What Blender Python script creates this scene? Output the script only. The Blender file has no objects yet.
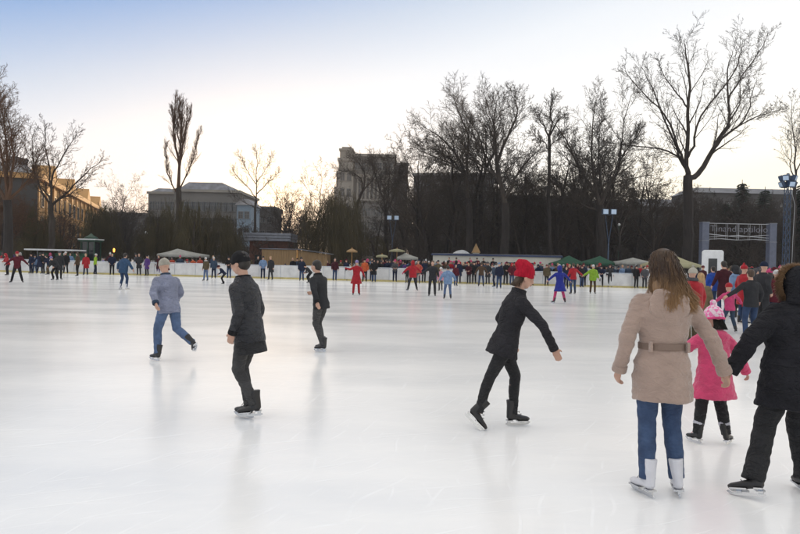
import bpy, bmesh, math, random
from mathutils import Vector, Matrix, noise as mnoise
R = math.radians
rnd = random.Random(7)
scene = bpy.context.scene
COL = scene.collection

# ------------------------------------------------------------------ camera
EYE = 1.6
FPX = 628.0
PITCH = math.atan(5.5 / FPX)
ROLL = R(1.25)
_F = Vector((0, math.cos(PITCH), -math.sin(PITCH)))
_r0 = Vector((1, 0, 0)); _u0 = _r0.cross(_F)
_R = math.cos(ROLL) * _r0 + math.sin(ROLL) * _u0
_U = -math.sin(ROLL) * _r0 + math.cos(ROLL) * _u0
CAMP = Vector((0, 0, EYE))
def ray(px, py): return _F + (px - 400) / FPX * _R + (267 - py) / FPX * _U
def G(px, py, z=0.0):
    d = ray(px, py); t = (z - EYE) / d.z
    return CAMP + d * t
def A(px, py, Y):
    d = ray(px, py); return CAMP + d * (Y / d.y)
def hor(px): return 267 - 5.5 + (px - 400) * math.tan(ROLL)
cam_d = bpy.data.cameras.new("camera"); cam = bpy.data.objects.new("camera", cam_d); COL.objects.link(cam)
cam_d.sensor_width = 36; cam_d.lens = FPX / 800 * 36; cam_d.clip_end = 3000; cam_d.clip_start = 0.05
m = Matrix((_R, _U, -_F)).transposed().to_4x4(); m.translation = CAMP
cam.matrix_world = m
scene.camera = cam

# ------------------------------------------------------------------ materials
def lin(c):
    return tuple(((x / 12.92) if x <= 0.04045 else ((x + 0.055) / 1.055) ** 2.4) for x in c)
_mats = {}
def newmat(name):
    mt = bpy.data.materials.new(name); mt.use_nodes = True
    nt = mt.node_tree; b = nt.nodes['Principled BSDF']
    return mt, nt, b
def N(nt, t, **kw):
    n = nt.nodes.new(t)
    for k, v in kw.items():
        if k in n.inputs.keys() if hasattr(n.inputs, 'keys') else False: n.inputs[k].default_value = v
        else: setattr(n, k, v)
    return n
def surf(name, col, rough=0.8, var=0.25, scale=3.0, bump=0.0, bscale=40.0, metal=0.0, sheen=0.0, col2=None, stretch=(1, 1, 1), detail=4, spec=0.5, dist=0.01, fold=0.0):
    """noise-varied surface colour plus bump"""
    if name in _mats: return _mats[name]
    mt, nt, b = newmat(name)
    tc = N(nt, 'ShaderNodeTexCoord'); mp = N(nt, 'ShaderNodeMapping'); mp.inputs['Scale'].default_value = stretch
    nt.links.new(tc.outputs['Object'], mp.inputs['Vector'])
    nz = N(nt, 'ShaderNodeTexNoise'); nz.inputs['Scale'].default_value = scale; nz.inputs['Detail'].default_value = detail
    nt.links.new(mp.outputs[0], nz.inputs['Vector'])
    cr = N(nt, 'ShaderNodeValToRGB')
    c2 = col2 if col2 else tuple(min(1, x * (1 + var)) for x in col)
    c1 = col if col2 else tuple(x * (1 - var) for x in col)
    cr.color_ramp.elements[0].position = 0.3; cr.color_ramp.elements[1].position = 0.7
    cr.color_ramp.elements[0].color = (*c1, 1); cr.color_ramp.elements[1].color = (*c2, 1)
    nt.links.new(nz.outputs['Fac'], cr.inputs['Fac']); nt.links.new(cr.outputs['Color'], b.inputs['Base Color'])
    b.inputs['Roughness'].default_value = rough; b.inputs['Metallic'].default_value = metal
    b.inputs['Specular IOR Level'].default_value = spec
    if sheen: b.inputs['Sheen Weight'].default_value = sheen
    if bump:
        n2 = N(nt, 'ShaderNodeTexNoise'); n2.inputs['Scale'].default_value = bscale; n2.inputs['Detail'].default_value = 6
        nt.links.new(mp.outputs[0], n2.inputs['Vector'])
        bp = N(nt, 'ShaderNodeBump'); bp.inputs['Strength'].default_value = bump; bp.inputs['Distance'].default_value = dist
        nt.links.new(n2.outputs['Fac'], bp.inputs['Height']); nt.links.new(bp.outputs[0], b.inputs['Normal'])
        if fold:                                    # soft creases running across the cloth
            m3 = N(nt, 'ShaderNodeMapping'); m3.inputs['Scale'].default_value = (.8, .8, 1.7); m3.inputs['Rotation'].default_value = (0, .5, .3)
            nt.links.new(tc.outputs['Object'], m3.inputs['Vector'])
            n3 = N(nt, 'ShaderNodeTexNoise'); n3.inputs['Scale'].default_value = 9; n3.inputs['Detail'].default_value = 3; n3.inputs['Distortion'].default_value = 1.4
            nt.links.new(m3.outputs[0], n3.inputs['Vector'])
            rg_ = N(nt, 'ShaderNodeMath'); rg_.operation = 'PINGPONG'; rg_.inputs[1].default_value = .5; m4 = N(nt, 'ShaderNodeMath'); m4.operation = 'MULTIPLY'; m4.inputs[1].default_value = 3.0
            nt.links.new(n3.outputs['Fac'], m4.inputs[0]); nt.links.new(m4.outputs[0], rg_.inputs[0])
            b3 = N(nt, 'ShaderNodeBump'); b3.inputs['Strength'].default_value = fold; b3.inputs['Distance'].default_value = .03
            nt.links.new(rg_.outputs[0], b3.inputs['Height']); nt.links.new(b3.outputs[0], bp.inputs['Normal'])
    _mats[name] = mt
    return mt
def cloth(cname, c, rough=0.85, glossy=False):
    return surf('cloth_' + cname, c, rough=0.55 if glossy else rough, var=0.22, scale=9, bump=0.5, bscale=260, sheen=0.12 if max(c) > .15 else 0.0, dist=0.002, spec=0.25)

# ------------------------------------------------------------------ object helpers
def tag(o, label=None, cat=None, group=None, kind=None):
    if label: o['label'] = label
    if cat: o['category'] = cat
    if group: o['group'] = group
    if kind: o['kind'] = kind
    return o
def empty(name, loc=(0, 0, 0), rz=0.0, label=None, cat=None, group=None):
    o = bpy.data.objects.new(name, None); COL.objects.link(o)
    o.location = loc; o.rotation_euler = (0, 0, rz); o.empty_display_size = 0.2
    return tag(o, label, cat, group)
def link(name, me, mat=None, parent=None, smooth=False):
    if mat is not None:
        ms = mat if isinstance(mat, (list, tuple)) else [mat]
        for x in ms: me.materials.append(x)
    if smooth:
        for p in me.polygons: p.use_smooth = True
    o = bpy.data.objects.new(name, me); COL.objects.link(o)
    if parent is not None: o.parent = parent
    return o
class MB:
    """vertex / face collector"""
    def __init__(s): s.v = []; s.f = []; s.mi = []
    def add(s, vs, fs, mi=0):
        k = len(s.v); s.v.extend([tuple(v) for v in vs]); s.f.extend([tuple(i + k for i in f) for f in fs]); s.mi.extend([mi] * len(fs)); return s
    def box(s, x0, x1, y0, y1, z0, z1, mi=0, M=None):
        vs = [Vector((x, y, z)) for z in (z0, z1) for y in (y0, y1) for x in (x0, x1)]
        if M: vs = [M @ v for v in vs]
        return s.add(vs, [(0, 2, 3, 1), (4, 5, 7, 6), (0, 1, 5, 4), (1, 3, 7, 5), (3, 2, 6, 7), (2, 0, 4, 6)], mi)
    def tube(s, pts, rad, n=6, mi=0, cap=True, ry=None, side=None):
        """loft along pts. rad: list; ry optional second radius list; side: fixed x axis for ellipse"""
        pts = [Vector(p) for p in pts]; rings = []
        prev = None
        for i, p in enumerate(pts):
            if i == 0: d = pts[1] - p
            elif i == len(pts) - 1: d = p - pts[i - 1]
            else: d = (pts[i + 1] - pts[i - 1])
            if d.length < 1e-9: d = Vector((0, 0, 1))
            d.normalize()
            if side is not None: a = Vector(side)
            elif prev is not None: a = prev
            else: a = Vector((1, 0, 0)) if abs(d.x) < 0.9 else Vector((0, 1, 0))
            a = a - d * a.dot(d)
            if a.length < 1e-6: a = d.orthogonal()
            a.normalize(); b = d.cross(a); prev = a
            r1 = rad[i]; r2 = ry[i] if ry else r1
            rings.append([p + a * r1 * math.cos(2 * math.pi * k / n) + b * r2 * math.sin(2 * math.pi * k / n) for k in range(n)])
        vs = [v for r in rings for v in r]; fs = []
        for i in range(len(rings) - 1):
            for k in range(n):
                a0 = i * n + k; a1 = i * n + (k + 1) % n
                fs.append((a0, a1, a1 + n, a0 + n))
        if cap:
            fs.append(tuple(range(n - 1, -1, -1))); fs.append(tuple((len(rings) - 1) * n + k for k in range(n)))
        return s.add(vs, fs, mi)
    def capsule(s, p0, r0, p1, r1, n=10, mi=0):
        p0 = Vector(p0); p1 = Vector(p1); d = (p1 - p0); L = d.length
        d = d / L if L > 1e-6 else Vector((0, 0, 1))
        pts = []; rad = []
        for a in (89, 60, 30): pts.append(p0 - d * r0 * math.sin(R(a))); rad.append(r0 * math.cos(R(a)))
        pts += [p0, p1]; rad += [r0, r1]
        for a in (30, 60, 89): pts.append(p1 + d * r1 * math.sin(R(a))); rad.append(r1 * math.cos(R(a)))
        return s.tube(pts, rad, n, mi)
    def ell(s, c, rx, ry, rz, n=14, m=8, mi=0, M=None):
        c = Vector(c); vs = []; fs = []
        for i in range(1, m):
            t = math.pi * i / m
            for k in range(n):
                p = 2 * math.pi * k / n
                v = Vector((rx * math.sin(t) * math.cos(p), ry * math.sin(t) * math.sin(p), rz * math.cos(t)))
                vs.append(c + (M @ v if M else v))
        top = len(vs); vs.append(c + (M @ Vector((0, 0, rz)) if M else Vector((0, 0, rz))))
        bot = len(vs); vs.append(c + (M @ Vector((0, 0, -rz)) if M else Vector((0, 0, -rz))))
        for i in range(m - 2):
            for k in range(n):
                a = i * n + k; b = i * n + (k + 1) % n
                fs.append((a, a + n, b + n, b))
        for k in range(n):
            fs.append((top, k, (k + 1) % n)); fs.append((bot, (m - 2) * n + (k + 1) % n, (m - 2) * n + k))
        return s.add(vs, fs, mi)
    def prism(s, poly, z0, z1, mi=0, M=None):
        """poly in xy, extruded z"""
        n = len(poly)
        vs = [Vector((x, y, z0)) for x, y in poly] + [Vector((x, y, z1)) for x, y in poly]
        if M: vs = [M @ v for v in vs]
        return s.add(vs, [tuple(range(n - 1, -1, -1)), tuple(range(n, 2 * n))] + [(i, (i + 1) % n, n + (i + 1) % n, n + i) for i in range(n)], mi)
    def mesh(s, name='mesh', M=None):
        me = bpy.data.meshes.new(name); me.from_pydata(s.v, [], s.f); me.update()
        if any(s.mi):
            me.polygons.foreach_set('material_index', s.mi)
        if M: me.transform(M)
        return me
    def build(s, name, mat, parent=None, smooth=False, M=None):
        return link(name, s.mesh(name, M), mat, parent, smooth)
_work = bpy.data.scenes.new('workbench')
def evaluated(me, mods):
    o = bpy.data.objects.new('tmp', me); _work.collection.objects.link(o)
    for t, kw in mods:
        md = o.modifiers.new(t, t)
        for k, v in kw.items(): setattr(md, k, v)
    with bpy.context.temp_override(scene=_work, view_layer=_work.view_layers[0]):
        dg = bpy.context.evaluated_depsgraph_get()
    dg.update()
    r = bpy.data.meshes.new_from_object(o.evaluated_get(dg), preserve_all_data_layers=False, depsgraph=dg)
    bpy.data.objects.remove(o)
    return r
def fuse(mb, vox, it=4, fac=0.5):
    me = mb.mesh()
    r = evaluated(me, [('REMESH', dict(mode='VOXEL', voxel_size=vox)), ('SMOOTH', dict(factor=fac, iterations=it))])
    bpy.data.meshes.remove(me)
    r.materials.clear()
    for p in r.polygons: p.use_smooth = True
    return r
def wrinkle(me, amp, sc, seed=0.0, stretch=(1, 1, 1), zmin=None):
    cs = [v.co.copy() for v in me.vertices]; ns = [v.normal.copy() for v in me.vertices]; out = []
    for co, nn in zip(cs, ns):
        q = Vector((co.x * stretch[0], co.y * stretch[1], co.z * stretch[2])) * sc + Vector((seed, seed * .7, 0))
        h = mnoise.noise(q) + 0.5 * mnoise.noise(q * 2.1)
        co = co + nn * (amp * h); out += [co.x, co.y, co.z]
    me.vertices.foreach_set('co', out); me.update()
# ------------------------------------------------------------------ world, sun, exposure
SUN_AZ = math.atan((258 - 400) / FPX); SUN_EL = R(2.8)
def make_world():
    w = bpy.data.worlds.new("World"); scene.world = w; w.use_nodes = True
    nt = w.node_tree; bg = nt.nodes['Background']
    sky = nt.nodes.new('ShaderNodeTexSky'); sky.sky_type = 'NISHITA'; sky.sun_disc = False
    sky.sun_elevation = SUN_EL; sky.sun_rotation = SUN_AZ; sky.air_density = 1.0; sky.dust_density = 1.6; sky.ozone_density = 1.0
    # thin winter haze: a pale veil that thickens towards the horizon and away from the upper left
    tc = nt.nodes.new('ShaderNodeTexCoord'); sep = nt.nodes.new('ShaderNodeSeparateXYZ')
    nt.links.new(tc.outputs['Generated'], sep.inputs[0])
    # warmth by closeness to the sun's azimuth
    dot = nt.nodes.new('ShaderNodeVectorMath'); dot.operation = 'DOT_PRODUCT'
    nt.links.new(tc.outputs['Generated'], dot.inputs[0]); dot.inputs[1].default_value = (math.sin(SUN_AZ) * math.cos(SUN_EL), math.cos(SUN_AZ) * math.cos(SUN_EL), math.sin(SUN_EL))
    d2 = nt.nodes.new('ShaderNodeVectorMath'); d2.operation = 'DOT_PRODUCT'
    nt.links.new(tc.outputs['Generated'], d2.inputs[0]); d2.inputs[1].default_value = Vector((-0.28, 0.0, 1.0))
    ramp = nt.nodes.new('ShaderNodeValToRGB'); e = ramp.color_ramp.elements
    cs = [(0.0, (.80, .74, .61)), (0.04, (.80, .765, .68)), (0.10, (.75, .745, .725)), (0.19, (.64, .645, .65)), (0.28, (.55, .58, .62)), (0.37, (.36, .43, .53)), (0.47, (.12, .245, .46)), (0.60, (.55, .56, .57)), (1.0, (.92, .87, .80))]
    e[0].position, e[0].color = cs[0][0], (*cs[0][1], 1); e[1].position, e[1].color = cs[1][0], (*cs[1][1], 1)
    for p, c in cs[2:]:
        k = ramp.color_ramp.elements.new(p); k.color = (*c, 1)
    nt.links.new(d2.outputs['Value'], ramp.inputs['Fac'])
    sc = nt.nodes.new('ShaderNodeVectorMath'); sc.operation = 'SCALE'; sc.inputs['Scale'].default_value = VEIL
    nt.links.new(ramp.outputs['Color'], sc.inputs[0])
    # sun glow
    mr = nt.nodes.new('ShaderNodeMapRange'); mr.inputs['From Min'].default_value = 0.975; mr.inputs['From Max'].default_value = 1.0
    nt.links.new(dot.outputs['Value'], mr.inputs['Value'])
    pw = nt.nodes.new('ShaderNodeMath'); pw.operation = 'POWER'; pw.inputs[1].default_value = 3.0
    nt.links.new(mr.outputs[0], pw.inputs[0])
    gl = nt.nodes.new('ShaderNodeMix'); gl.data_type = 'RGBA'; gl.blend_type = 'ADD'
    nt.links.new(pw.outputs[0], gl.inputs['Factor']); nt.links.new(sc.outputs[0], gl.inputs['A']); gl.inputs['B'].default_value = (VEIL * .6, VEIL * .38, VEIL * .12, 1)
    mx = nt.nodes.new('ShaderNodeMix'); mx.data_type = 'RGBA'; mx.inputs['Factor'].default_value = 0.95
    nt.links.new(sky.outputs[0], mx.inputs['A']); nt.links.new(gl.outputs['Result'], mx.inputs['B'])
    nt.links.new(mx.outputs['Result'], bg.inputs['Color']); bg.inputs['Strength'].default_value = 0.15
VEIL = 3.4
make_world()
sd = bpy.data.lights.new('sun', 'SUN'); sd.energy = 4.0; sd.angle = R(1.5); sd.color = (1.0, .66, .36)
so = bpy.data.objects.new('sun', sd); COL.objects.link(so)
sdir = Vector((math.sin(SUN_AZ) * math.cos(SUN_EL), math.cos(SUN_AZ) * math.cos(SUN_EL), math.sin(SUN_EL)))
so.rotation_euler = sdir.to_track_quat('Z', 'Y').to_euler(); so.location = sdir * 300
vs = scene.view_settings; vs.view_transform = 'Standard'; vs.look = 'None'; vs.gamma = 1; vs.use_curve_mapping = False; vs.exposure = 1.70
cy = scene.cycles; cy.use_denoising = True; cy.max_bounces = 6; cy.diffuse_bounces = 3; cy.glossy_bounces = 3; cy.transparent_max_bounces = 8; cy.sample_clamp_indirect = 6

# ------------------------------------------------------------------ ground and ice
def ice_mat():
    mt, nt, b = newmat('ice')
    tc = N(nt, 'ShaderNodeTexCoord')
    def noise(scale, stretch, detail=5, rough=.55, rot=0.0):
        mp = N(nt, 'ShaderNodeMapping'); mp.inputs['Scale'].default_value = stretch; mp.inputs['Rotation'].default_value = (0, 0, rot)
        nt.links.new(tc.outputs['Object'], mp.inputs['Vector'])
        n = N(nt, 'ShaderNodeTexNoise'); n.inputs['Scale'].default_value = scale; n.inputs['Detail'].default_value = detail; n.inputs['Roughness'].default_value = rough
        nt.links.new(mp.outputs[0], n.inputs['Vector']); return n.outputs['Fac']
    def ramp(src, p0, c0, p1, c1):
        r = N(nt, 'ShaderNodeValToRGB'); r.color_ramp.elements[0].position = p0; r.color_ramp.elements[1].position = p1
        r.color_ramp.elements[0].color = (*c0, 1) if len(c0) == 3 else c0; r.color_ramp.elements[1].color = (*c1, 1)
        nt.links.new(src, r.inputs['Fac']); return r.outputs['Color']
    big = noise(0.09, (.7, 1, 1), 5, .6)
    mid = noise(0.5, (.35, 1, 1), 6, .65)
    fine = noise(5.0, (1, 1, 1), 8, .7)
    base = ramp(mid, .3, (.82, .825, .83), .60, (.95, .94, .92))
    b2 = ramp(big, .35, (.88, .89, .91), .65, (1, 1, 1))
    mul = N(nt, 'ShaderNodeMix'); mul.data_type = 'RGBA'; mul.blend_type = 'MULTIPLY'; mul.inputs['Factor'].default_value = .8
    nt.links.new(base, mul.inputs['A']); nt.links.new(b2, mul.inputs['B'])
    # skate scratches: thin pale arcs from stretched, rotated and distorted noise
    sc_out = None
    for i, (rot, s) in enumerate(((.35, 1.0), (-.5, 1.4), (1.15, .9), (-1.3, 1.2))):
        mp = N(nt, 'ShaderNodeMapping'); mp.inputs['Rotation'].default_value = (0, 0, rot); mp.inputs['Location'].default_value = (i * 7.3, i * 3.1, 0)
        nt.links.new(tc.outputs['Object'], mp.inputs['Vector'])
        wv = N(nt, 'ShaderNodeTexWave'); wv.wave_type = 'RINGS' if i % 2 else 'BANDS'; wv.inputs['Scale'].default_value = .9 * s; wv.inputs['Distortion'].default_value = 14
        wv.inputs['Detail'].default_value = 2; wv.inputs['Detail Scale'].default_value = .35
        nt.links.new(mp.outputs[0], wv.inputs['Vector'])
        r = ramp(wv.outputs['Color'], .985, (0, 0, 0), .995, (1, 1, 1))
        msk = ramp(noise(1.6, (1, 1, 1), 4, .6, rot + i), .50, (0, 0, 0), .66, (1, 1, 1))
        m2 = N(nt, 'ShaderNodeMix'); m2.data_type = 'RGBA'; m2.blend_type = 'MULTIPLY'; m2.inputs['Factor'].default_value = 1
        nt.links.new(r, m2.inputs['A']); nt.links.new(msk, m2.inputs['B'])
        if sc_out is None: sc_out = m2.outputs['Result']
        else:
            ad = N(nt, 'ShaderNodeMix'); ad.data_type = 'RGBA'; ad.blend_type = 'LIGHTEN'; ad.inputs['Factor'].default_value = 1
            nt.links.new(sc_out, ad.inputs['A']); nt.links.new(m2.outputs['Result'], ad.inputs['B']); sc_out = ad.outputs['Result']
    mx = N(nt, 'ShaderNodeMix'); mx.data_type = 'RGBA'; mx.inputs['B'].default_value = (.95, .96, .97, 1)
    f = N(nt, 'ShaderNodeMath'); f.operation = 'MULTIPLY'; f.inputs[1].default_value = .5
    nt.links.new(sc_out, f.inputs[0]); nt.links.new(f.outputs[0], mx.inputs['Factor']); nt.links.new(mul.outputs['Result'], mx.inputs['A'])
    nt.links.new(mx.outputs['Result'], b.inputs['Base Color'])
    mr = N(nt, 'ShaderNodeMapRange'); mr.inputs['From Min'].default_value = .3; mr.inputs['From Max'].default_value = .68
    mr.inputs['To Min'].default_value = .13; mr.inputs['To Max'].default_value = .21
    nt.links.new(mid, mr.inputs['Value']); nt.links.new(mr.outputs[0], b.inputs['Roughness'])
    b.inputs['IOR'].default_value = 1.31
    ht = N(nt, 'ShaderNodeMath'); ht.operation = 'MULTIPLY_ADD'; ht.inputs[1].default_value = -.35
    nt.links.new(sc_out, ht.inputs[0]); nt.links.new(fine, ht.inputs[2])
    bp = N(nt, 'ShaderNodeBump'); bp.inputs['Strength'].default_value = .35; bp.inputs['Distance'].default_value = .006
    nt.links.new(ht.outputs[0], bp.inputs['Height']); nt.links.new(bp.outputs[0], b.inputs['Normal'])
    return mt
def quad(name, pts, mat, **kw):
    me = bpy.data.meshes.new(name); me.from_pydata([tuple(p) for p in pts], [], [tuple(range(len(pts)))])
    o = link(name, me, mat); tag(o, kind='structure'); return o
# park ground with real relief far off, patches of snow
snow_ground = surf('snowy_ground', (.10, .085, .07), rough=.95, scale=.35, col2=(.62, .64, .68), detail=8)
BL0 = G(-60, 270.2); BL1 = G(655, 288.6)             # line of the rink boards
bdir = (BL1 - BL0).normalized(); bn = Vector((-bdir.y, bdir.x, 0))
gm = MB(); nx, ny = 60, 60
for j in range(ny + 1):
    for i in range(nx + 1):
        x = -900 + 1800 * i / nx; y = -60 + 1300 * (j / ny) ** 1.6
        d = max(0, y - 130); z = -0.12 + min(3.5, d * .012) + (.3 * mnoise.noise(Vector((x * .02, y * .02, 0))) if y > 100 else 0)
        gm.v.append((x, y, z))
for j in range(ny):
    for i in range(nx):
        a = j * (nx + 1) + i; gm.f.append((a, a + 1, a + nx + 2, a + nx + 1)); gm.mi.append(0)
tag(gm.build('ground', snow_ground, smooth=True), kind='structure')
e0 = BL0 + bdir * -60 + bn * .3; e1 = BL1 + bdir * 3 + bn * .3; 
ice = quad('ice', [(-90, -30, 0), (60, -30, 0), (60, 30, 0), (e1.x + 14, e1.y - 6, 0), (e1.x, e1.y, 0), (e0.x, e0.y, 0)], ice_mat())
# trodden snowy path round the rink, a little above the ground
path_m = surf('trodden_snow', (.16, .15, .15), rough=.95, scale=.8, col2=(.72, .73, .76), detail=8, bump=.6, bscale=3, dist=.05)
p0, p1 = e0 + bn * .02, e1 + bn * .02
quad('path', [(p0.x, p0.y, -.02), (p1.x, p1.y, -.02), (p1.x + 14, p1.y - 5.98, -.02), (60, 30.02, -.02), (90, 30, -.02), (90, 66, -.02), (p0.x, p0.y + 13, -.02)], path_m)

# ------------------------------------------------------------------ rink boards
board_m = surf('board_plastic', (.50, .50, .50), rough=.45, scale=1.6, bump=.1, bscale=2, col2=(.70, .70, .69), detail=9)
kick_m = surf('kick_strip', (.50, .42, .17), rough=.5, var=.15, scale=2)
cap_m = surf('board_cap', (.62, .66, .72), rough=.4, var=.1)
def boards(a, b, label, n):
    d = (b - a); L = d.length; ang = math.atan2(d.y, d.x)
    root = empty('rink_board_fence', (a.x, a.y, 0), ang, label, 'fence', 'white boards round the ice rink')
    for i in range(n):
        x0 = L * i / n; x1 = L * (i + 1) / n - .05
        MB().box(x0, x1, 0, .05, .14, 1.04 + rnd.uniform(-.012, .012)).build('board_panel', board_m, root)
    MB().box(0, L, -.022, .052, 0.0, .135).build('kick_strip', kick_m, root)
    MB().box(0, L, -.02, .09, 1.055, 1.10).build('top_rail', cap_m, root)
    for i in range(n + 1):
        MB().box(L * i / n - .05, L * i / n + .02, .055, .16, 0, 1.05).build('support_post', cap_m, root)
LB = (BL1 - BL0).length
at = lambda t: BL0 + bdir * (LB * t)
boards(BL0, at(.42), 'white rink boards with yellow kick strip, left stretch before the willows', 14)
boards(at(.42) + bdir * .1, at(.72), 'white rink boards with yellow kick strip, middle stretch before the timber shed and stalls', 10)
boards(at(.72) + bdir * .1, BL1, 'white rink boards with yellow kick strip, right stretch before the green tents', 10)
# ------------------------------------------------------------------ winter evening air
HAZE = 0.0004
if HAZE:
    hm_ = bpy.data.materials.new('haze_air'); hm_.use_nodes = True; nt = hm_.node_tree; nt.nodes.remove(nt.nodes['Principled BSDF'])
    pv = nt.nodes.new('ShaderNodeVolumePrincipled'); pv.inputs['Density'].default_value = HAZE; pv.inputs['Color'].default_value = (.86, .86, .90, 1)
    nt.links.new(pv.outputs[0], nt.nodes['Material Output'].inputs['Volume'])
    tag(MB().box(-950, 950, -70, 1300, -1.6, 75).build('haze', hm_), kind='stuff')
# ------------------------------------------------------------------ trees
bark = surf('bark', (.025, .019, .015), rough=.95, scale=2, col2=(.05, .04, .032), stretch=(1, 1, .25), bump=.8, bscale=6, dist=.05)
bark_d = surf('bark_dark', (.014, .011, .010), rough=.95, scale=2, col2=(.03, .024, .021), stretch=(1, 1, .25), bump=.8, bscale=6, dist=.05)
twig_m = surf('twig', (.028, .020, .016), rough=.95, scale=.5, col2=(.05, .036, .027))
twig_d = surf('twig_dark', (.020, .0155, .013), rough=.95, scale=.12, col2=(.055, .043, .034), detail=6)
twig_r = surf('twig_russet', (.05, .027, .015), rough=.95, scale=.5, col2=(.10, .05, .026))
willow_m = surf('willow_twig', (.038, .031, .014), rough=.95, scale=.6, col2=(.075, .060, .028))
fir_m = surf('conifer_needle', (.012, .022, .014), rough=.9, scale=1.5, col2=(.03, .045, .025))
def grow(mbs, rg, p, d, L, r, lv, P):
    """one branch with its side branches; lv 0 is the trunk"""
    n = max(3, int(P['seg'][min(lv, len(P['seg']) - 1)]))
    pts = [p.copy()]; rad = [r]; dirs = [d.copy()]
    tip = P.get('tip', .25) if lv < P['lv'] else .12
    dd = d.copy(); q = p.copy(); up = P['up'][min(lv, len(P['up']) - 1)]; w = P['wig'][min(lv, len(P['wig']) - 1)]
    for i in range(n):
        dd = dd + Vector((rg.gauss(0, w), rg.gauss(0, w), rg.gauss(0, w) + up)); dd.normalize()
        q = q + dd * (L / n); pts.append(q.copy()); dirs.append(dd.copy())
        rad.append(r * (1 - (1 - tip) * (i + 1) / n))
    limb(mbs, rg, pts, rad, dirs, L, lv, P)
def limb(mbs, rg, pts, rad, dirs, L, lv, P):
    sides = (8, 6, 4, 3, 3, 3)[min(lv, 5)]
    mbs[0 if lv <= P.get('trunk_lv', 0) else 1].tube(pts, rad, sides, cap=False)
    if lv >= P['lv']: return
    k = P['kids'][min(lv, len(P['kids']) - 1)]; k = int(k * rg.uniform(.8, 1.2) + .5)
    st = P['start'][min(lv, len(P['start']) - 1)]
    az = rg.uniform(0, 6.28)
    for i in range(k):
        t = st + (1 - st) * ((i + rg.uniform(.1, .9)) / k)
        f = t * (len(pts) - 1); j = min(int(f), len(pts) - 2); fr = f - j
        p = pts[j].lerp(pts[j + 1], fr); d = dirs[min(j + 1, len(dirs) - 1)]; rr = rad[j] * (1 - fr) + rad[j + 1] * fr
        az += 2.4 + rg.uniform(-.5, .5)
        a = P['ang'][min(lv, len(P['ang']) - 1)] * rg.uniform(.7, 1.3)
        o = d.orthogonal().normalized(); o = Matrix.Rotation(az, 3, d) @ o
        nd = (d * math.cos(a) + o * math.sin(a)).normalized()
        ll = L * P['len'][min(lv, len(P['len']) - 1)] * rg.uniform(.7, 1.2) * (1 - P.get('taper', .45) * (t - st) / (1 - st + 1e-6))
        nr = max(min(rr * .75, rr * P['rr'] * rg.uniform(.8, 1.1)), P['rmin'])
        grow(mbs, rg, p, nd, ll, nr, lv + 1, P)
BARE = dict(lv=5, seg=(6, 6, 5, 4, 3, 3), up=(.03, .06, .05, .04, .02, .0), wig=(.07, .12, .15, .18, .2, .22), kids=(7, 6, 5, 4, 3), start=(.35, .25, .2, .15, .1), ang=(.75, .7, .7, .7, .7), len=(.62, .55, .5, .5, .55), rr=.55, rmin=.014)
DENSE = dict(BARE, kids=(9, 7, 6, 4, 3), start=(.12, .15, .15, .1, .1), ang=(.6, .7, .75, .8, .8), wig=(.1, .14, .18, .2, .25, .25), rmin=.017)
THICK = dict(DENSE, start=(.04, .1, .1, .1, .1), kids=(11, 7, 6, 5, 3), len=(.7, .55, .5, .5, .55))
POPLAR = dict(BARE, kids=(16, 8, 6, 4), lv=4, start=(.18, .1, .1, .1), ang=(.28, .3, .35, .5), up=(.02, .16, .14, .1, .05), len=(.38, .5, .5, .5), taper=.6, wig=(.03, .06, .1, .12, .15))
def tree_mesh(seed, H, r, P):
    rg = random.Random(seed); mbs = (MB(), MB())
    grow(mbs, rg, Vector((0, 0, -.3)), Vector((rg.gauss(0, .04), rg.gauss(0, .04), 1)).normalized(), H * .8, r, 0, P)
    return mbs[0].mesh('trunk'), mbs[1].mesh('crown')
def willow_mesh(seed, H, r):
    rg = random.Random(seed); mbs = (MB(), MB())
    P = dict(BARE, lv=2, kids=(8, 5), start=(.3, .3), ang=(.7, .6), len=(.6, .5), up=(.02, .05, .02), rmin=.02)
    heads = []
    class H2(list): pass
    grow(mbs, rg, Vector((0, 0, -.3)), Vector((0, 0, 1)), H * .78, r, 0, P)
    # hanging curtains from points all through the crown
    vs = mbs[1].v; cur = mbs[1]
    for i in range(1500):
        v = Vector(vs[rg.randrange(len(vs))]) if i < 1500 else None
        if v.z < H * .35: continue
        L = rg.uniform(.35, .8) * v.z
        out = Vector((v.x, v.y, 0)); out = out.normalized() if out.length > .1 else Vector((1, 0, 0))
        a = v + Vector((rg.gauss(0, .25), rg.gauss(0, .25), 0)); pts = [a, a + out * .25 + Vector((0, 0, -L * .25)), a + out * .4 + Vector((rg.gauss(0, .15), rg.gauss(0, .15), -L * .65)), a + out * .45 + Vector((rg.gauss(0, .2), rg.gauss(0, .2), -L))]
        if i % 3 == 0:
            cur.tube(pts, [.016, .014, .012, .006], 3, cap=False)
        else: cur.tube(pts, [.011, .011, .009, .004], 3, cap=False)
    return mbs[0].mesh('trunk'), cur.mesh('crown')
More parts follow.
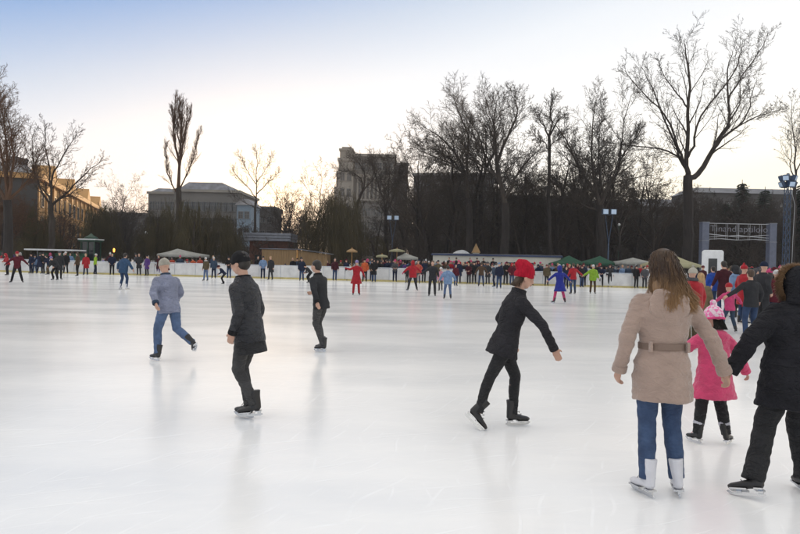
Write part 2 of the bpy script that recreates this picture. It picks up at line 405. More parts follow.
def fir_mesh(seed, H, w):
    rg = random.Random(seed); t = MB(); c = MB()
    t.tube([(0, 0, -.3), (0, 0, H)], [.02 * H, .03], 7, cap=False)
    n = int(H * 3.2)
    for i in range(n):
        z = H * (.08 + .9 * i / n); rr = w * (1 - z / H) ** .8 + .15
        for k in range(9):
            a = rg.uniform(0, 6.28); L = rr * rg.uniform(.65, 1.15)
            tip = Vector((math.cos(a) * L, math.sin(a) * L, z - .25 * L))
            b = Vector((0, 0, z + .1)); side = Vector((-math.sin(a), math.cos(a), 0))
            for s in range(7):
                f = .15 + .85 * s / 6; p = b.lerp(tip, f) + Vector((0, 0, -.05 * rg.random()))
                ww = .32 * (1.15 - f) * (1 + rr * .25) + .05
                for sg in (-1, 1):
                    q = p + side * sg * ww + Vector((math.cos(a), math.sin(a), 0)) * .18 + Vector((0, 0, -.18 * rg.random() - .05))
                    c.add([p, q, p + (q - p) * .6 + Vector((math.cos(a) * .2, math.sin(a) * .2, -.03))], [(0, 1, 2)])
    return t.mesh('trunk'), c.mesh('crown')
def put_tree(name, label, cat, meshes, mats, loc, rz, sc, group=None):
    r = empty(name, loc, rz, label, cat, group); r.scale = sc if isinstance(sc, tuple) else (sc,) * 3
    for nm, me, mt in zip(('trunk', 'crown'), meshes, mats):
        o = bpy.data.objects.new(nm, me); COL.objects.link(o); o.parent = r
        if not me.materials: me.materials.append(None)
        o.material_slots[0].link = 'OBJECT'; o.material_slots[0].material = mt
    return r
V3 = Vector
# guided trees: limbs traced through points, each with its own depth, then grown
def guided(name, label, Y, base, limbs, rbase, P, mats, seed, cat='tree'):
    rg = random.Random(seed); mbs = (MB(), MB())
    s = Y / FPX
    def W(q, dy=0.0): 
        w = A(q[0], q[1], Y); w.y += dy; return w
    o = W(base); o.z = 0; placed = []
    for (pts, r0, r1, dy) in limbs:
        k = len(pts); wp = []
        for i, q in enumerate(pts):
            wp.append(W(q, dy * i / max(1, k - 1)) - o)
        if placed:                                  # root the limb on the wood it grows from
            a0 = min(placed, key=lambda u: (u.x - wp[0].x) ** 2 + (u.z - wp[0].z) ** 2)
            dlt = a0 - wp[0]; wp = [w_ + V3((dlt.x * (1 - i_ / (k - 1)), dlt.y, dlt.z * (1 - i_ / (k - 1)))) for i_, w_ in enumerate(wp)]
        # resample with slight wiggle
        fine = []
        for i in range(k - 1):
            for j in range(3):
                t = j / 3; a = wp[max(0, i - 1)]; b = wp[i]; c = wp[i + 1]; d = wp[min(k - 1, i + 2)]
                v = .5 * ((2 * b) + (c - a) * t + (2 * a - 5 * b + 4 * c - d) * t * t + (3 * b - a - 3 * c + d) * t ** 3)
                fine.append(v + Vector((rg.gauss(0, .06), rg.gauss(0, .06), 0)) * (0 if i + j == 0 else 1))
        fine.append(wp[-1]); n = len(fine)
        for a_, b_ in zip(fine, fine[1:]): placed += [a_.lerp(b_, t_ / 4) for t_ in range(4)]
        rad = [r0 + (r1 - r0) * (i / (n - 1)) ** .7 for i in range(n)]
        dirs = [(fine[min(i + 1, n - 1)] - fine[max(i - 1, 0)]).normalized() for i in range(n)]
        L = sum((fine[i + 1] - fine[i]).length for i in range(n - 1))
        trunk = r0 >= rbase * .99
        PP = dict(P); 
        if trunk:
            mbs[0].tube(fine, rad, 10, cap=False)
        else: limb(mbs, rg, fine, rad, dirs, L, 1, PP)
    root = empty(name, o, 0, label, cat)
    for nm, mb, mt in zip(('trunk', 'crown'), mbs, mats): mb.build(nm, mt, root)
    return root
GP = dict(BARE, trunk_lv=-1, lv=5, kids=(0, 14, 6, 4, 3), start=(0, .20, .12, .1, .1), len=(.5, .33, .50, .52, .55), ang=(.6, .58, .6, .65, .7), up=(0, .05, .08, .06, .03, .02), wig=(.07, .1, .11, .13, .15, .17), rmin=.014, taper=.48, rr=.42)
TB = Vector
guided('bare_tree', 'tallest bare tree with a wide forked crown rising behind the beige tent', 60, (688, 268), [
    ([(688, 270), (688, 235), (688, 205), (688, 176)], .50, .42, 0),
    ([(688, 178), (699, 174), (717, 146), (732, 124), (734, 101), (735, 66), (740, 44)], .34, .02, 1.5),
    ([(716, 148), (735, 130), (755, 116), (766, 92), (774, 74)], .16, .02, 3),
    ([(745, 122), (765, 112), (786, 106), (796, 104)], .07, .02, 1),
    ([(687, 178), (685, 157), (685, 116), (685, 79), (680, 58), (677, 44)], .30, .02, -1.5),
    ([(686, 160), (690, 148), (694, 120), (721, 82), (725, 66), (722, 54)], .17, .02, -3),
    ([(686, 170), (682, 157), (669, 116), (659, 82), (650, 58)], .19, .02, 2.5),
    ([(684, 165), (677, 148), (661, 116), (640, 99), (618, 76)], .16, .02, -2),
    ([(685, 168), (680, 157), (661, 148), (631, 144), (609, 140)], .17, .02, 1),
    ([(685, 110), (678, 95), (668, 76), (664, 55)], .10, .02, 2), ([(736, 95), (745, 75), (757, 55), (762, 36)], .10, .02, -2),
    ([(734, 120), (748, 100), (752, 78), (760, 66)], .09, .02, 2)], .50, GP, (bark_d, twig_d), 3)
GP2 = dict(GP, kids=(0, 19, 8, 5, 3), len=(.5, .40, .54, .54, .55))
guided('bare_tree', 'bare tree leaning its crown leftwards behind the white pavilion', 66, (469, 262), [
    ([(469, 264), (469, 230), (468, 198)], .40, .30, 0),
    ([(468, 200), (464, 168), (447, 141), (422, 122)], .26, .02, 1.5), ([(467, 185), (466, 160), (468, 138), (458, 116), (452, 100)], .2, .02, -2),
    ([(464, 175), (450, 165), (432, 158), (414, 150)], .14, .02, -2), ([(466, 180), (455, 160), (440, 150), (425, 140)], .12, .02, 2)], .40, GP2, (bark_d, twig_d), 5)
guided('bare_tree', 'slim bare tree between two thick trunks behind the white pavilion', 70, (483, 262), [
    ([(483, 264), (482, 230), (481, 191)], .32, .26, 0),
    ([(481, 193), (486, 161), (478, 131), (464, 106)], .22, .02, 1.5), ([(484, 170), (494, 145), (490, 120), (482, 98)], .15, .02, -2),
    ([(483, 180), (473, 160), (462, 145), (452, 132)], .13, .02, -1)], .32, GP2, (bark_d, twig_d), 6)
guided('bare_tree', 'thick trunked bare tree with a tall rounded crown over the white pavilion', 62, (505, 264), [
    ([(505, 266), (505, 235), (505, 203)], .46, .36, 0),
    ([(505, 205), (498, 161), (495, 131), (498, 98)], .30, .02, 1), ([(506, 200), (515, 180), (525, 164), (538, 150)], .2, .02, -2),
    ([(502, 185), (490, 160), (480, 140), (470, 118)], .2, .02, 2), ([(498, 160), (508, 135), (516, 115), (512, 98)], .18, .02, -1.5),
    ([(500, 175), (485, 165), (465, 150), (448, 128)], .14, .02, 2), ([(505, 195), (520, 190), (535, 186), (545, 178)], .12, .02, 1)], .46, GP2, (bark_d, twig_d), 7)
guided('bare_tree', 'straight slender tree with a small dense top right of the pavilion', 64, (549, 264), [
    ([(549, 266), (549, 220), (549, 180), (549, 134)], .22, .15, 0),
    ([(549, 136), (545, 125), (540, 116), (536, 108)], .12, .02, 1), ([(549, 136), (551, 122), (549, 108), (551, 101)], .12, .02, -1), ([(549, 136), (556, 125), (562, 116), (568, 112)], .12, .02, 1),
    ([(549, 150), (542, 142), (534, 138), (530, 132)], .07, .02, -1), ([(549, 148), (556, 140), (562, 136), (567, 130)], .07, .02, 1)], .22, dict(GP2, kids=(0, 14, 7, 5, 3), len=(.5, .42, .5, .5, .5)), (bark_d, twig_d), 8)
guided('bare_tree', 'gnarled bare tree with crooked limbs behind the green tents', 62, (602, 266), [
    ([(602, 268), (602, 235), (600, 205)], .48, .36, 0),
    ([(600, 207), (596, 190), (582, 168), (569, 137), (552, 112)], .28, .02, 1.5), ([(601, 205), (608, 185), (616, 171), (619, 137), (626, 98)], .24, .02, -1.5),
    ([(599, 203), (592, 180), (586, 141), (590, 102)], .2, .02, -2.5), ([(600, 210), (586, 205), (572, 190), (562, 178)], .16, .02, 2),
    ([(617, 165), (625, 150), (634, 140), (640, 128)], .1, .02, 1), ([(604, 195), (600, 165), (603, 140), (605, 110)], .15, .02, 2), ([(601, 215), (612, 200), (626, 190), (632, 175)], .12, .02, 1)], .48, GP2, (bark_d, twig_d), 9)
guided('bare_tree', 'small dark bare tree leaning before the tall stone building', 88, (352, 260), [
    ([(352, 262), (353, 235), (357, 205), (363, 190)], .26, .18, 0),
    ([(363, 191), (360, 178), (348, 170), (338, 172)], .14, .02, 1), ([(363, 191), (366, 176), (360, 165), (352, 158)], .14, .02, -1), ([(362, 192), (370, 182), (376, 172), (372, 162)], .14, .02, 1)], .26, dict(GP2, kids=(0, 17, 7, 5, 3), len=(.5, .5, .5, .5, .5)), (bark_d, twig_d), 10)
guided('bare_tree', 'bare tree with upswept limbs in front of the dark office block', 80, (385, 262), [
    ([(385, 264), (386, 235), (386, 210)], .30, .24, 0),
    ([(386, 211), (380, 190), (374, 170), (372, 158)], .18, .02, 1), ([(386, 211), (394, 195), (400, 178), (406, 165)], .18, .02, -1), ([(386, 212), (388, 190), (390, 170), (386, 158)], .14, .02, 2)], .30, GP2, (bark_d, twig_d), 11)
guided('bare_tree', 'pale thin bare tree standing alone against the sky by the low block', 95, (254, 258), [
    ([(254, 260), (255, 230), (256, 200)], .24, .17, 0),
    ([(256, 201), (256, 180), (257, 162), (256, 150)], .12, .02, 0), ([(256, 198), (245, 185), (236, 176), (231, 168)], .09, .02, 1), ([(256, 195), (266, 185), (275, 178), (280, 172)], .09, .02, -1),
    ([(256, 185), (248, 172), (243, 162), (240, 156)], .07, .02, -1), ([(256, 183), (263, 172), (268, 162), (270, 154)], .07, .02, 1), ([(256, 208), (244, 202), (236, 198), (228, 192)], .06, .02, 1)], .24, dict(GP, len=(.5, .34, .5, .5, .5)), (bark, twig_m), 12)
guided('poplar_tree', 'narrow upswept poplar rising alone in front of the left stone building', 78, (181, 258), [
    ([(181, 260), (180, 235), (179, 205), (178, 188)], .42, .34, 0),
    ([(178, 190), (178, 165), (174, 138), (172, 118), (174, 100)], .26, .02, .6), ([(179, 190), (181, 160), (186, 138), (188, 124), (190, 114)], .2, .02, -.6),
    ([(180, 192), (188, 172), (194, 150), (197, 132)], .12, .02, .8), ([(177, 195), (169, 180), (167, 160), (168, 148)], .12, .02, -.8), ([(178, 165), (180, 140), (179, 120), (181, 106)], .14, .02, .4),
    ([(178, 150), (174, 128), (170, 116), (168, 106)], .10, .02, 1), ([(183, 150), (184, 128), (181, 116), (183, 106)], .10, .02, -1)], .42, dict(GP2, kids=(0, 24, 8, 4, 2), len=(.5, .27, .5, .5, .5), ang=(.3, .3, .35, .45, .5), up=(0, .1, .16, .14, .1)), (bark, twig_r), 13)
guided('bare_tree', 'spreading bare tree before the sunlit facade at the left', 60, (52, 256), [
    ([(52, 258), (52, 230), (51, 205)], .30, .22, 0),
    ([(51, 206), (50, 180), (58, 155), (70, 134)], .16, .02, 1), ([(51, 206), (40, 185), (36, 160), (40, 135)], .14, .02, -1), ([(51, 206), (65, 190), (80, 172), (94, 158)], .14, .02, 1.5),
    ([(51, 200), (52, 170), (50, 148), (54, 128)], .12, .02, -1.5), ([(52, 205), (60, 200), (78, 192), (95, 176)], .09, .02, -1), ([(51, 202), (42, 192), (28, 180), (22, 165)], .1, .02, 2)], .30, GP, (bark, twig_m), 14)
guided('bare_tree', 'rust brown tree with leftover leaves at the left edge', 52, (8, 256), [
    ([(8, 258), (8, 230), (7, 200)], .40, .30, 0),
    ([(7, 202), (4, 170), (0, 130), (-6, 95)], .22, .02, 1), ([(7, 202), (14, 175), (18, 145), (12, 110)], .2, .02, -1), ([(7, 200), (22, 185), (30, 165), (34, 150)], .15, .02, 1),
    ([(7, 205), (-8, 180), (-22, 150), (-30, 120)], .2, .02, 1), ([(8, 190), (8, 160), (5, 125), (8, 90)], .15, .02, -2), ([(8, 205), (-6, 200), (-18, 190), (-30, 180)], .12, .02, 1)], .40, dict(GP2, kids=(0, 17, 8, 5, 3)), (bark_d, twig_r), 15)
guided('bare_tree', 'thin sparse tree standing at the right edge by the tall floodlight mast', 70, (793, 268), [
    ([(793, 270), (794, 230), (795, 180)], .24, .16, 0),
    ([(795, 181), (797, 150), (796, 120), (798, 98)], .13, .02, 1), ([(795, 185), (789, 165), (788, 145), (786, 128)], .09, .02, -1), ([(795, 175), (803, 155), (808, 130), (812, 110)], .09, .02, 1)], .24, GP, (bark_d, twig_d), 16)
strip_extra = True
# prototypes for the wooded park behind
protos = [tree_mesh(100 + i, H, r, P) for i, (H, r, P) in enumerate(((13, .26, DENSE), (12, .24, DENSE), (13, .2, BARE), (10, .18, THICK), (9, .16, THICK), (12, .22, THICK)))]
mats_pick = [(bark_d, twig_d), (bark_d, twig_d), (bark, twig_m), (bark_d, twig_d)]
rg = random.Random(42)
def strip(n, px0, px1, Y0, Y1, ytop, kinds, group, label, name='bare_tree', jitter=10, mats=None):
    for i in range(n):
        px = px0 + (px1 - px0) * (i + rg.uniform(.1, .9)) / n; Y = rg.uniform(Y0, Y1)
        top = ytop(px) + rg.uniform(-jitter * .4, jitter)
        b = A(px, hor(px), Y); H = (hor(px) - top) * Y / FPX + EYE
        k = rg.choice(kinds); h0 = (13, 12, 13, 10, 9, 12)[k]
        z = -.1 + max(0, (Y - 130) * .012)
        s = H / h0; put_tree(name, label, 'tree', protos[k], mats or rg.choice(mats_pick), (b.x, b.y, z), rg.uniform(0, 6.28), (s * rg.uniform(.9, 1.25), s * rg.uniform(.9, 1.25), s), group)
def topA(px):
    prof = [(-40, 200), (60, 205), (100, 212), (112, 190), (125, 200), (140, 212), (160, 205), (240, 212), (270, 222), (300, 200), (330, 196), (400, 196), (420, 190), (470, 200), (540, 190), (560, 200), (600, 195), (640, 205), (700, 205), (740, 195), (800, 195), (860, 190)]
    for (a, ya), (b, yb) in zip(prof, prof[1:]):
        if a <= px <= b: return ya + (yb - ya) * (px - a) / (b - a)
    return 200
strip(46, -40, 850, 72, 92, lambda p: topA(p) + 8, (3, 4, 5, 0), 'bare trees of the park behind the rink', 'dark bare park tree in the thicket behind the rink')
strip(40, -50, 860, 95, 135, topA, (0, 1, 5, 3, 2), 'bare trees deep in the park', 'bare tree deep in the park below the skyline')
strip(44, 400, 880, 92, 125, lambda p: topA(p) + 2, (0, 5, 3), 'close set bare trees behind the green tents', 'dark close set bare tree in the wood behind the tents')
strip(9, -30, 60, 60, 80, lambda p: 178 + max(0, p) * .5, (0, 1, 5), 'close bare trees at the left edge', 'bare tree crowding before the left facade', mats=(bark_d, twig_r))
strip(7, 40, 150, 70, 88, lambda p: 206, (5, 3), 'close bare trees left of the poplar', 'bushy bare tree between the left facade and the poplar')
strip(9, 405, 545, 68, 84, lambda p: 118 + 30 * abs((p - 475) / 70) ** 2, (2, 0), 'tallest bare trees behind the pavilion', 'tall fine twigged bare tree crowding the crowns behind the pavilion', jitter=22, mats=(bark_d, twig_d))
strip(5, 556, 640, 70, 84, lambda p: 128 + .2 * abs(p - 590), (2, 0), 'tallest bare trees behind the green tents', 'tall fine twigged bare tree behind the green tents', jitter=22, mats=(bark_d, twig_d))
strip(26, 395, 650, 72, 98, lambda p: 144 + 22 * abs(math.sin(p * .021)), (0, 1, 2), 'tall bare trees behind the pavilion and tents', 'tall bare tree in the row behind the pavilion and tents', jitter=24)
strip(7, 275, 345, 78, 100, lambda p: 190, (0, 1, 2), 'bare trees round the sunset gap', 'bare tree beside the sunset gap', jitter=14)
strip(8, 640, 830, 80, 100, lambda p: 192, (0, 1, 5), 'tall bare trees behind the gate', 'bare tree rising behind the gate and fir trees', jitter=14)
# low scrub so the wood closes near the ground
strip(44, -60, 880, 64, 76, lambda p: 238 + (p - 400) * .018, (3, 4), 'leafless shrubs along the park edge', 'leafless shrub at the park edge behind the stalls', name='bare_shrub', jitter=8)
wil = [willow_mesh(201, 9, .3), willow_mesh(202, 9, .3)]
for i, (px, top, Y, lab) in enumerate(((38, 205, 62, 'olive brown weeping willow at the left behind the white canopy'), (88, 198, 66, 'weeping willow beside the green kiosk'), (158, 200, 66, 'weeping willow left of the poplar trunk'), (195, 196, 64, 'broad weeping willow right of the poplar trunk'), (226, 206, 66, 'small weeping willow beside the brick kiosk'), (330, 188, 68, 'tall olive weeping willow above the timber shed'), (346, 196, 72, 'second weeping willow right of the timber shed'))):
    b = A(px, hor(px), Y); H = (hor(px) - top) * Y / FPX + EYE; s = H / 8.6
    put_tree('willow_tree', lab, 'tree', wil[i % 2], (bark, willow_m), (b.x, b.y, -.1), i * 1.3, (s * 1.05, s * 1.05, s), 'weeping willows')
firs = [fir_mesh(301, 12, 2.2), fir_mesh(302, 12, 2.8)]
for i, (px, top, Y, lab) in enumerate(((740, 179, 92, 'dark pointed fir above the lettered gate'), (763, 186, 98, 'second fir right of the gate'), (631, 183, 96, 'pointed fir left of the tallest bare tree'), (724, 200, 90, 'low fir left of the pointed fir by the gate'), (800, 180, 80, 'fir at the right edge behind the floodlight mast'))):
    b = A(px, hor(px), Y); H = (hor(px) - top) * Y / FPX + EYE; s = H / 12
    put_tree('fir_tree', lab, 'tree', firs[i % 2], (bark_d, fir_m), (b.x, b.y, -.1), i, s, 'conifers behind the gate')
for (px, top, Y, k, lab, mt) in ((657, 178, 90, 3, 'round twiggy tree left of the tallest trunk', (bark_d, twig_m)), (112, 176, 100, 2, 'crooked thin tree left of the stone building', (bark_d, twig_d)), (291, 180, 100, 2, 'thin tree against the glow at the sunset gap', (bark, twig_m)), (318, 168, 92, 2, 'loose crowned tree with clinging seed heads by the willow', (bark, twig_m)), (302, 205, 110, 3, 'low bushy tree in the sunset gap', (bark, twig_m)), (130, 190, 110, 2, 'sparse tree between the left facades', (bark_d, twig_d))):
    b = A(px, hor(px), Y); H = (hor(px) - top) * Y / FPX + EYE; s = H / (13, 12, 13, 10, 9, 12)[k]
    put_tree('bare_tree', lab, 'tree', protos[k], mt, (b.x, b.y, -.1), px, s)
# ------------------------------------------------------------------ buildings
stone = surf('stone', (.125, .118, .108), rough=.9, var=.2, scale=.15, bump=.3, bscale=2, dist=.05, detail=8)
stone_l = surf('stone_pale', (.21, .195, .17), rough=.9, var=.18, scale=.15, bump=.3, bscale=2, dist=.05, detail=8)
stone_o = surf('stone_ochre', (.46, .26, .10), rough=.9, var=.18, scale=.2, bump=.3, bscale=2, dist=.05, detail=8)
stone_dk = surf('stone_dark', (.055, .050, .047), rough=.9, var=.2, scale=.15, bump=.3, bscale=2, dist=.05, detail=8)  # dark stone; tone includes the shade on the right block and ochre end wall
roof_m = surf('roof_sheet', (.12, .12, .13), rough=.5, var=.3, scale=.4, stretch=(1, 4, 1))
roof_s = surf('roof_snow_dusted', (.07, .07, .08), rough=.7, scale=.5, col2=(.18, .19, .22), detail=8)
bluewall = surf('painted_blue_wall', (.15, .20, .25), rough=.8, var=.15)
glass_m = surf('window_glass', (.02, .025, .03), rough=.12, var=.3, scale=.7)
frame_m = surf('window_frame', (.13, .125, .12), rough=.7, var=.1)
def win_mesh(w, h):
    f = MB(); t = .12
    f.box(-w / 2 - t, -w / 2, -.14, .02, 0, h); f.box(w / 2, w / 2 + t, -.14, .02, 0, h); f.box(-w / 2 - t, w / 2 + t, -.14, .02, h, h + t * 1.4); f.box(-w / 2 - t * 1.6, w / 2 + t * 1.6, -.24, .02, -t, 0)
    f.box(-.04, .04, -.07, .02, 0, h); f.box(-w / 2, -.04, -.07, .02, h * .62, h * .62 + .07); f.box(.04, w / 2, -.07, .02, h * .62, h * .62 + .07)
    g = MB().box(-w / 2, w / 2, -.035, .015, 0, h)
    return f.mesh('window'), g.mesh('pane')
def windows(root, x0, x1, n, zs, w, h, y=0.0, rot=0.0, origin=None, skip=()):
    fm, gm_ = win_mesh(w, h); fm.materials.append(frame_m); gm_.materials.append(glass_m)
    for j, z in enumerate(zs):
        for i in range(n):
            if (i, j) in skip: continue
            x = x0 + (x1 - x0) * (i + .5) / n
            o = bpy.data.objects.new('window', fm); COL.objects.link(o); o.parent = root
            if origin is None: o.location = (x, y, z)
            else: 
                o.location = (origin[0] + math.cos(rot) * x, origin[1] + math.sin(rot) * x, z)
            o.rotation_euler = (0, 0, rot)
            p = bpy.data.objects.new('pane', gm_); COL.objects.link(p); p.parent = o
def bld(name, label, px, Y, rot=0.0, z=None):
    b = A(px, hor(px), Y); zz = max(0, (Y - 130) * .012) - .5 if z is None else z
    return empty(name, (b.x, b.y, zz), rot, label, 'building'), zz
def hz(px, top, Y, zz): return (hor(px) - top) * Y / FPX + EYE - zz
S = lambda Y: Y / FPX
# 1 tall stone building with stepped tower
Y = 200; r, zz = bld('office_building', 'tall stone building with a stepped corner tower and classical colonnade', 345, Y)
k = S(Y); H = hz(380, 157, Y, zz); X = lambda px: (px - 345) * k
MB().box(X(345), X(392), 0, 26, 0, H).build('wall', stone, r); H2 = hz(398, 164, Y, zz); MB().box(X(392) + .01, X(406), 1.5, 22, 0, H2).build('wing', stone_dk, r)
MB().box(X(392) + .72, X(406.5), 1.1, 22.4, H2, H2 + .6).build('wing_cornice', stone, r)
MB().box(X(343.5), X(392) + .7, -.7, 26.7, H, H + .8).box(X(344.5), X(392) + .3, -.35, 26.3, H * .58, H * .58 + .7).build('cornice', stone_l, r)
t = MB(); th = hz(344, 152, Y, zz)
t.box(X(336.5), X(352), -1.5, 6, 0, th - 6).box(X(337), X(351.5), -1.2, 5.7, th - 6, th - 3).box(X(336), X(352.5), -1.8, 6.2, th - 3, th - 2.2).box(X(338), X(350.5), -.8, 5.2, th - 2.2, th + .3)
t.build('tower', stone_l, r)
MB().box(X(337), X(351.5), -1.2, 5.6, th + .3, th + .9).box(X(339.5), X(349.5), 0, 4.6, th + .9, th + 1.6).build('tower_cap', stone_l, r)
t = MB(); t.box(X(332.5), X(336.3), .5, 8, 0, th - 11).box(X(334.5), X(336.4), .3, 7.8, th - 11, th - 6); t.build('side_wing', stone_l, r)
c0, c1 = H * .605, H * .80
for i in range(9):
    x = X(356) + (X(389) - X(356)) * i / 8
    MB().tube([(x, -.5, c0), (x, -.5, c1)], [.38, .32], 10).box(x - .5, x + .5, -1, .0, c1, c1 + .35).build('column', stone_l, r)
MB().box(X(354), X(390.5), -1.1, -.02, c0 - .5, c0 - .02).box(X(354), X(390.5), -1.1, -.02, c1 + .36, c1 + 1.1).build('balcony_ledge', stone_l, r)
windows(r, X(356), X(389), 8, [c0 + .5], 1.5, (c1 - c0) * .7)
windows(r, X(353), X(391), 7, [H * .88], 1.4, 2.2)
windows(r, X(353), X(391), 7, [H * .08, H * .20, H * .32, H * .45], 1.5, 2.4)
windows(r, X(338), X(351), 2, [th * .3, th * .45, th * .60, th * .74], 1.2, 2.4, y=-1.5)
# 2 dark block to its right
Y = 190; r, zz = bld('office_building', 'dark flat roofed block behind the bare trees right of the stone tower', 412, Y, R(-8)); k = S(Y); H = hz(440, 176, Y, zz)
MB().box(0, 24, 0, 18, 0, H).build('wall', stone_dk, r); MB().box(-.5, 24.5, -.5, 18.5, H, H + .7).build('cornice', stone, r)  # wall tone darkened for the shadow this block stands in
windows(r, 1, 23, 9, [H * f for f in (.1, .22, .34, .46, .58, .70, .84)], 1.3, 1.9)
Y = 215; r, zz = bld('apartment_building', 'long dark block glimpsed through the trees behind the pavilion', 480, Y); k = S(Y); H = hz(520, 197, Y, zz)
MB().box(0, 36, 0, 15, 0, H).build('wall', stone_dk, r); MB().box(-.4, 36.4, -.4, 15.4, H, H + .6).build('cornice', stone, r)
windows(r, 1, 35, 13, [H * f for f in (.2, .4, .6, .8)], 1.4, 1.9)
# 3 left stone building with mansard
Y = 170; r, zz = bld('stone_building', 'broad grey stone building with a flat topped mansard behind the poplar', 145, Y); k = S(Y); X = lambda px: (px - 145) * k
H = hz(190, 192, Y, zz)
MB().box(X(145), X(173), 1.5, 20, 0, H * .97).box(X(173), X(238), 0, 22, 0, H).build('wall', stone, r)
MB().box(X(144), X(172.8), .9, 20.5, H * .97, H * .97 + .6).box(X(172), X(239.5), -.7, 22.7, H, H + .7).build('cornice', stone_l, r)
def hip(mb, x0, x1, y0, y1, z0, z1, ins):
    a = [(x0, y0, z0), (x1, y0, z0), (x1, y1, z0), (x0, y1, z0), (x0 + ins, y0 + ins, z1), (x1 - ins, y0 + ins, z1), (x1 - ins, y1 - ins, z1), (x0 + ins, y1 - ins, z1)]
    return mb.add(a, [(3, 2, 1, 0), (4, 5, 6, 7), (0, 1, 5, 4), (1, 2, 6, 5), (2, 3, 7, 6), (3, 0, 4, 7)])
hip(hip(MB(), X(176), X(226), .5, 21, H + .71, H + 3.0, 2.2), X(146), X(170), 2, 19, H * .97 + .61, H * .97 + 1.8, 1.6).build('roof', roof_s, r)
windows(r, X(175), X(237), 11, [H * f for f in (.12, .32, .52, .74)], 1.4, 2.3)
windows(r, X(147), X(172), 5, [H * f for f in (.12, .32, .52, .74)], 1.4, 2.3, y=1.5)
# stepped right end and pale blue house
r, zz = bld('town_house', 'pale blue and cream house stepping down right of the stone building', 236, 160); k = S(160); X = lambda px: (px - 236) * k; H = hz(240, 205, 160, zz)
MB().box(0, X(250), 0, 10, 0, H).build('wall', bluewall, r); hip(MB(), -.5, X(250) + .5, -.5, 10.5, H, H + 1.6, 1.4).build('roof', roof_m, r)
windows(r, .2, X(250) - .2, 2, [H * .2, H * .5, H * .78], 1.0, 1.6)
r, zz = bld('low_block', 'low dark flat roofed block beside the sunset gap', 251, 180); k = S(180); X = lambda px: (px - 251) * k; H = hz(262, 208, 180, zz)
MB().box(0, X(273), 0, 12, 0, H).build('wall', stone_dk, r); MB().box(-.3, X(273) + .3, -.3, 12.3, H, H + .5).build('cornice', stone, r)
windows(r, .4, X(273) - .4, 3, [H * .25, H * .5, H * .75], 1.1, 1.5)
r, zz = bld('low_block', 'long low dim block closing the skyline left of the stone building', 96, 200); k = S(200); H = hz(120, 214, 200, zz)
MB().box(0, 17, 0, 12, 0, H).build('wall', stone_dk, r); MB().box(-.3, 17.3, -.3, 12.3, H, H + .5).build('cornice', stone, r)
windows(r, .4, 16.4, 6, [H * .3, H * .65], 1.2, 1.8)
# 4 sunlit classical facade at the left, receding to the right
P0 = A(36, 250, 92); P1 = A(101, 250, 160); zz = -.1
d = (P1 - P0); L = math.hypot(d.x, d.y); rot = math.atan2(d.y, d.x)
r = empty('classical_building', (P0.x, P0.y, zz), rot, 'ochre classical building at the left with its long side lit gold by the sunset', 'building')
H = 12.6
MB().box(0, L, 0, 16, 0, H).build('wall', stone_o, r); MB().box(-.25, -.01, -.1, 16.1, 0, H - .02).build('end_wall', stone_dk, r); MB().box(-.6, L + .6, -.7, 16.7, H, H + .8).build('cornice', stone_o, r)  # end wall of the ochre building in dark stone paints its shaded side
g = MB(); hip(g, -.2, L + .2, -.3, 16.3, H + .81, H + 2.6, 3.6); g.build('roof', roof_m, r)
for i in range(4):
    x = L * (i + .5) / 4
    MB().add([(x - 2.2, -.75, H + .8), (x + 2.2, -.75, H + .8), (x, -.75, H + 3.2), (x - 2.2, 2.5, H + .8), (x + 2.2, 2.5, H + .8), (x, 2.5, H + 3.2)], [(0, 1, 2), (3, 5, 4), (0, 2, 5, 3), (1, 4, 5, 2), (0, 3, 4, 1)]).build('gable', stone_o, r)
windows(r, 1, L - 1, 15, [1.5, 5.0, 8.8], 1.3, 2.2)
for i in range(14): 
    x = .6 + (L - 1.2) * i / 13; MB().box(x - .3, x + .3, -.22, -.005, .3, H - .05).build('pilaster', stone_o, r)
r, zz = bld('stone_building', 'dim building with a dark steep roof at the left edge behind the rust brown tree', -30, 96); k = S(96); X = lambda px: (px + 30) * k
H = hz(20, 186, 96, zz)
MB().box(0, X(14), 0, 12, 0, H).build('wall', stone_dk, r); MB().box(-.4, X(14) + .4, -.5, 12.4, H, H + .6).build('cornice', roof_s, r); hip(MB(), 0, X(14), 0, 12, H + .61, H + 5.2, 4.2).build('roof', roof_m, r)
windows(r, 1, X(14) - .5, 5, [H * f for f in (.1, .38, .68)], 1.2, 2.0)
# 5 low dull buildings right of centre skyline
for (px, w, top, Y, nm, lab, n) in ((560, 40, 205, 170, 'low_block', 'low dim block behind the gnarled tree', 10), (690, 50, 193, 160, 'low_block', 'long low building on the right skyline behind the lettered gate', 14), (633, 24, 204, 175, 'low_block', 'dim low building left of the tallest trunk', 6)):
    r, zz = bld(nm, lab, px, Y); H = hz(px + 30, top, Y, zz)
    MB().box(0, w, 0, 12, 0, H).build('wall', stone_dk, r); hip(MB(), -.5, w + .5, -.5, 12.5, H, H + 1.5, 2.5).build('roof', roof_m, r)
    windows(r, 1, w - 1, n, [H * .3, H * .55, H * .8], 1.3, 1.7)

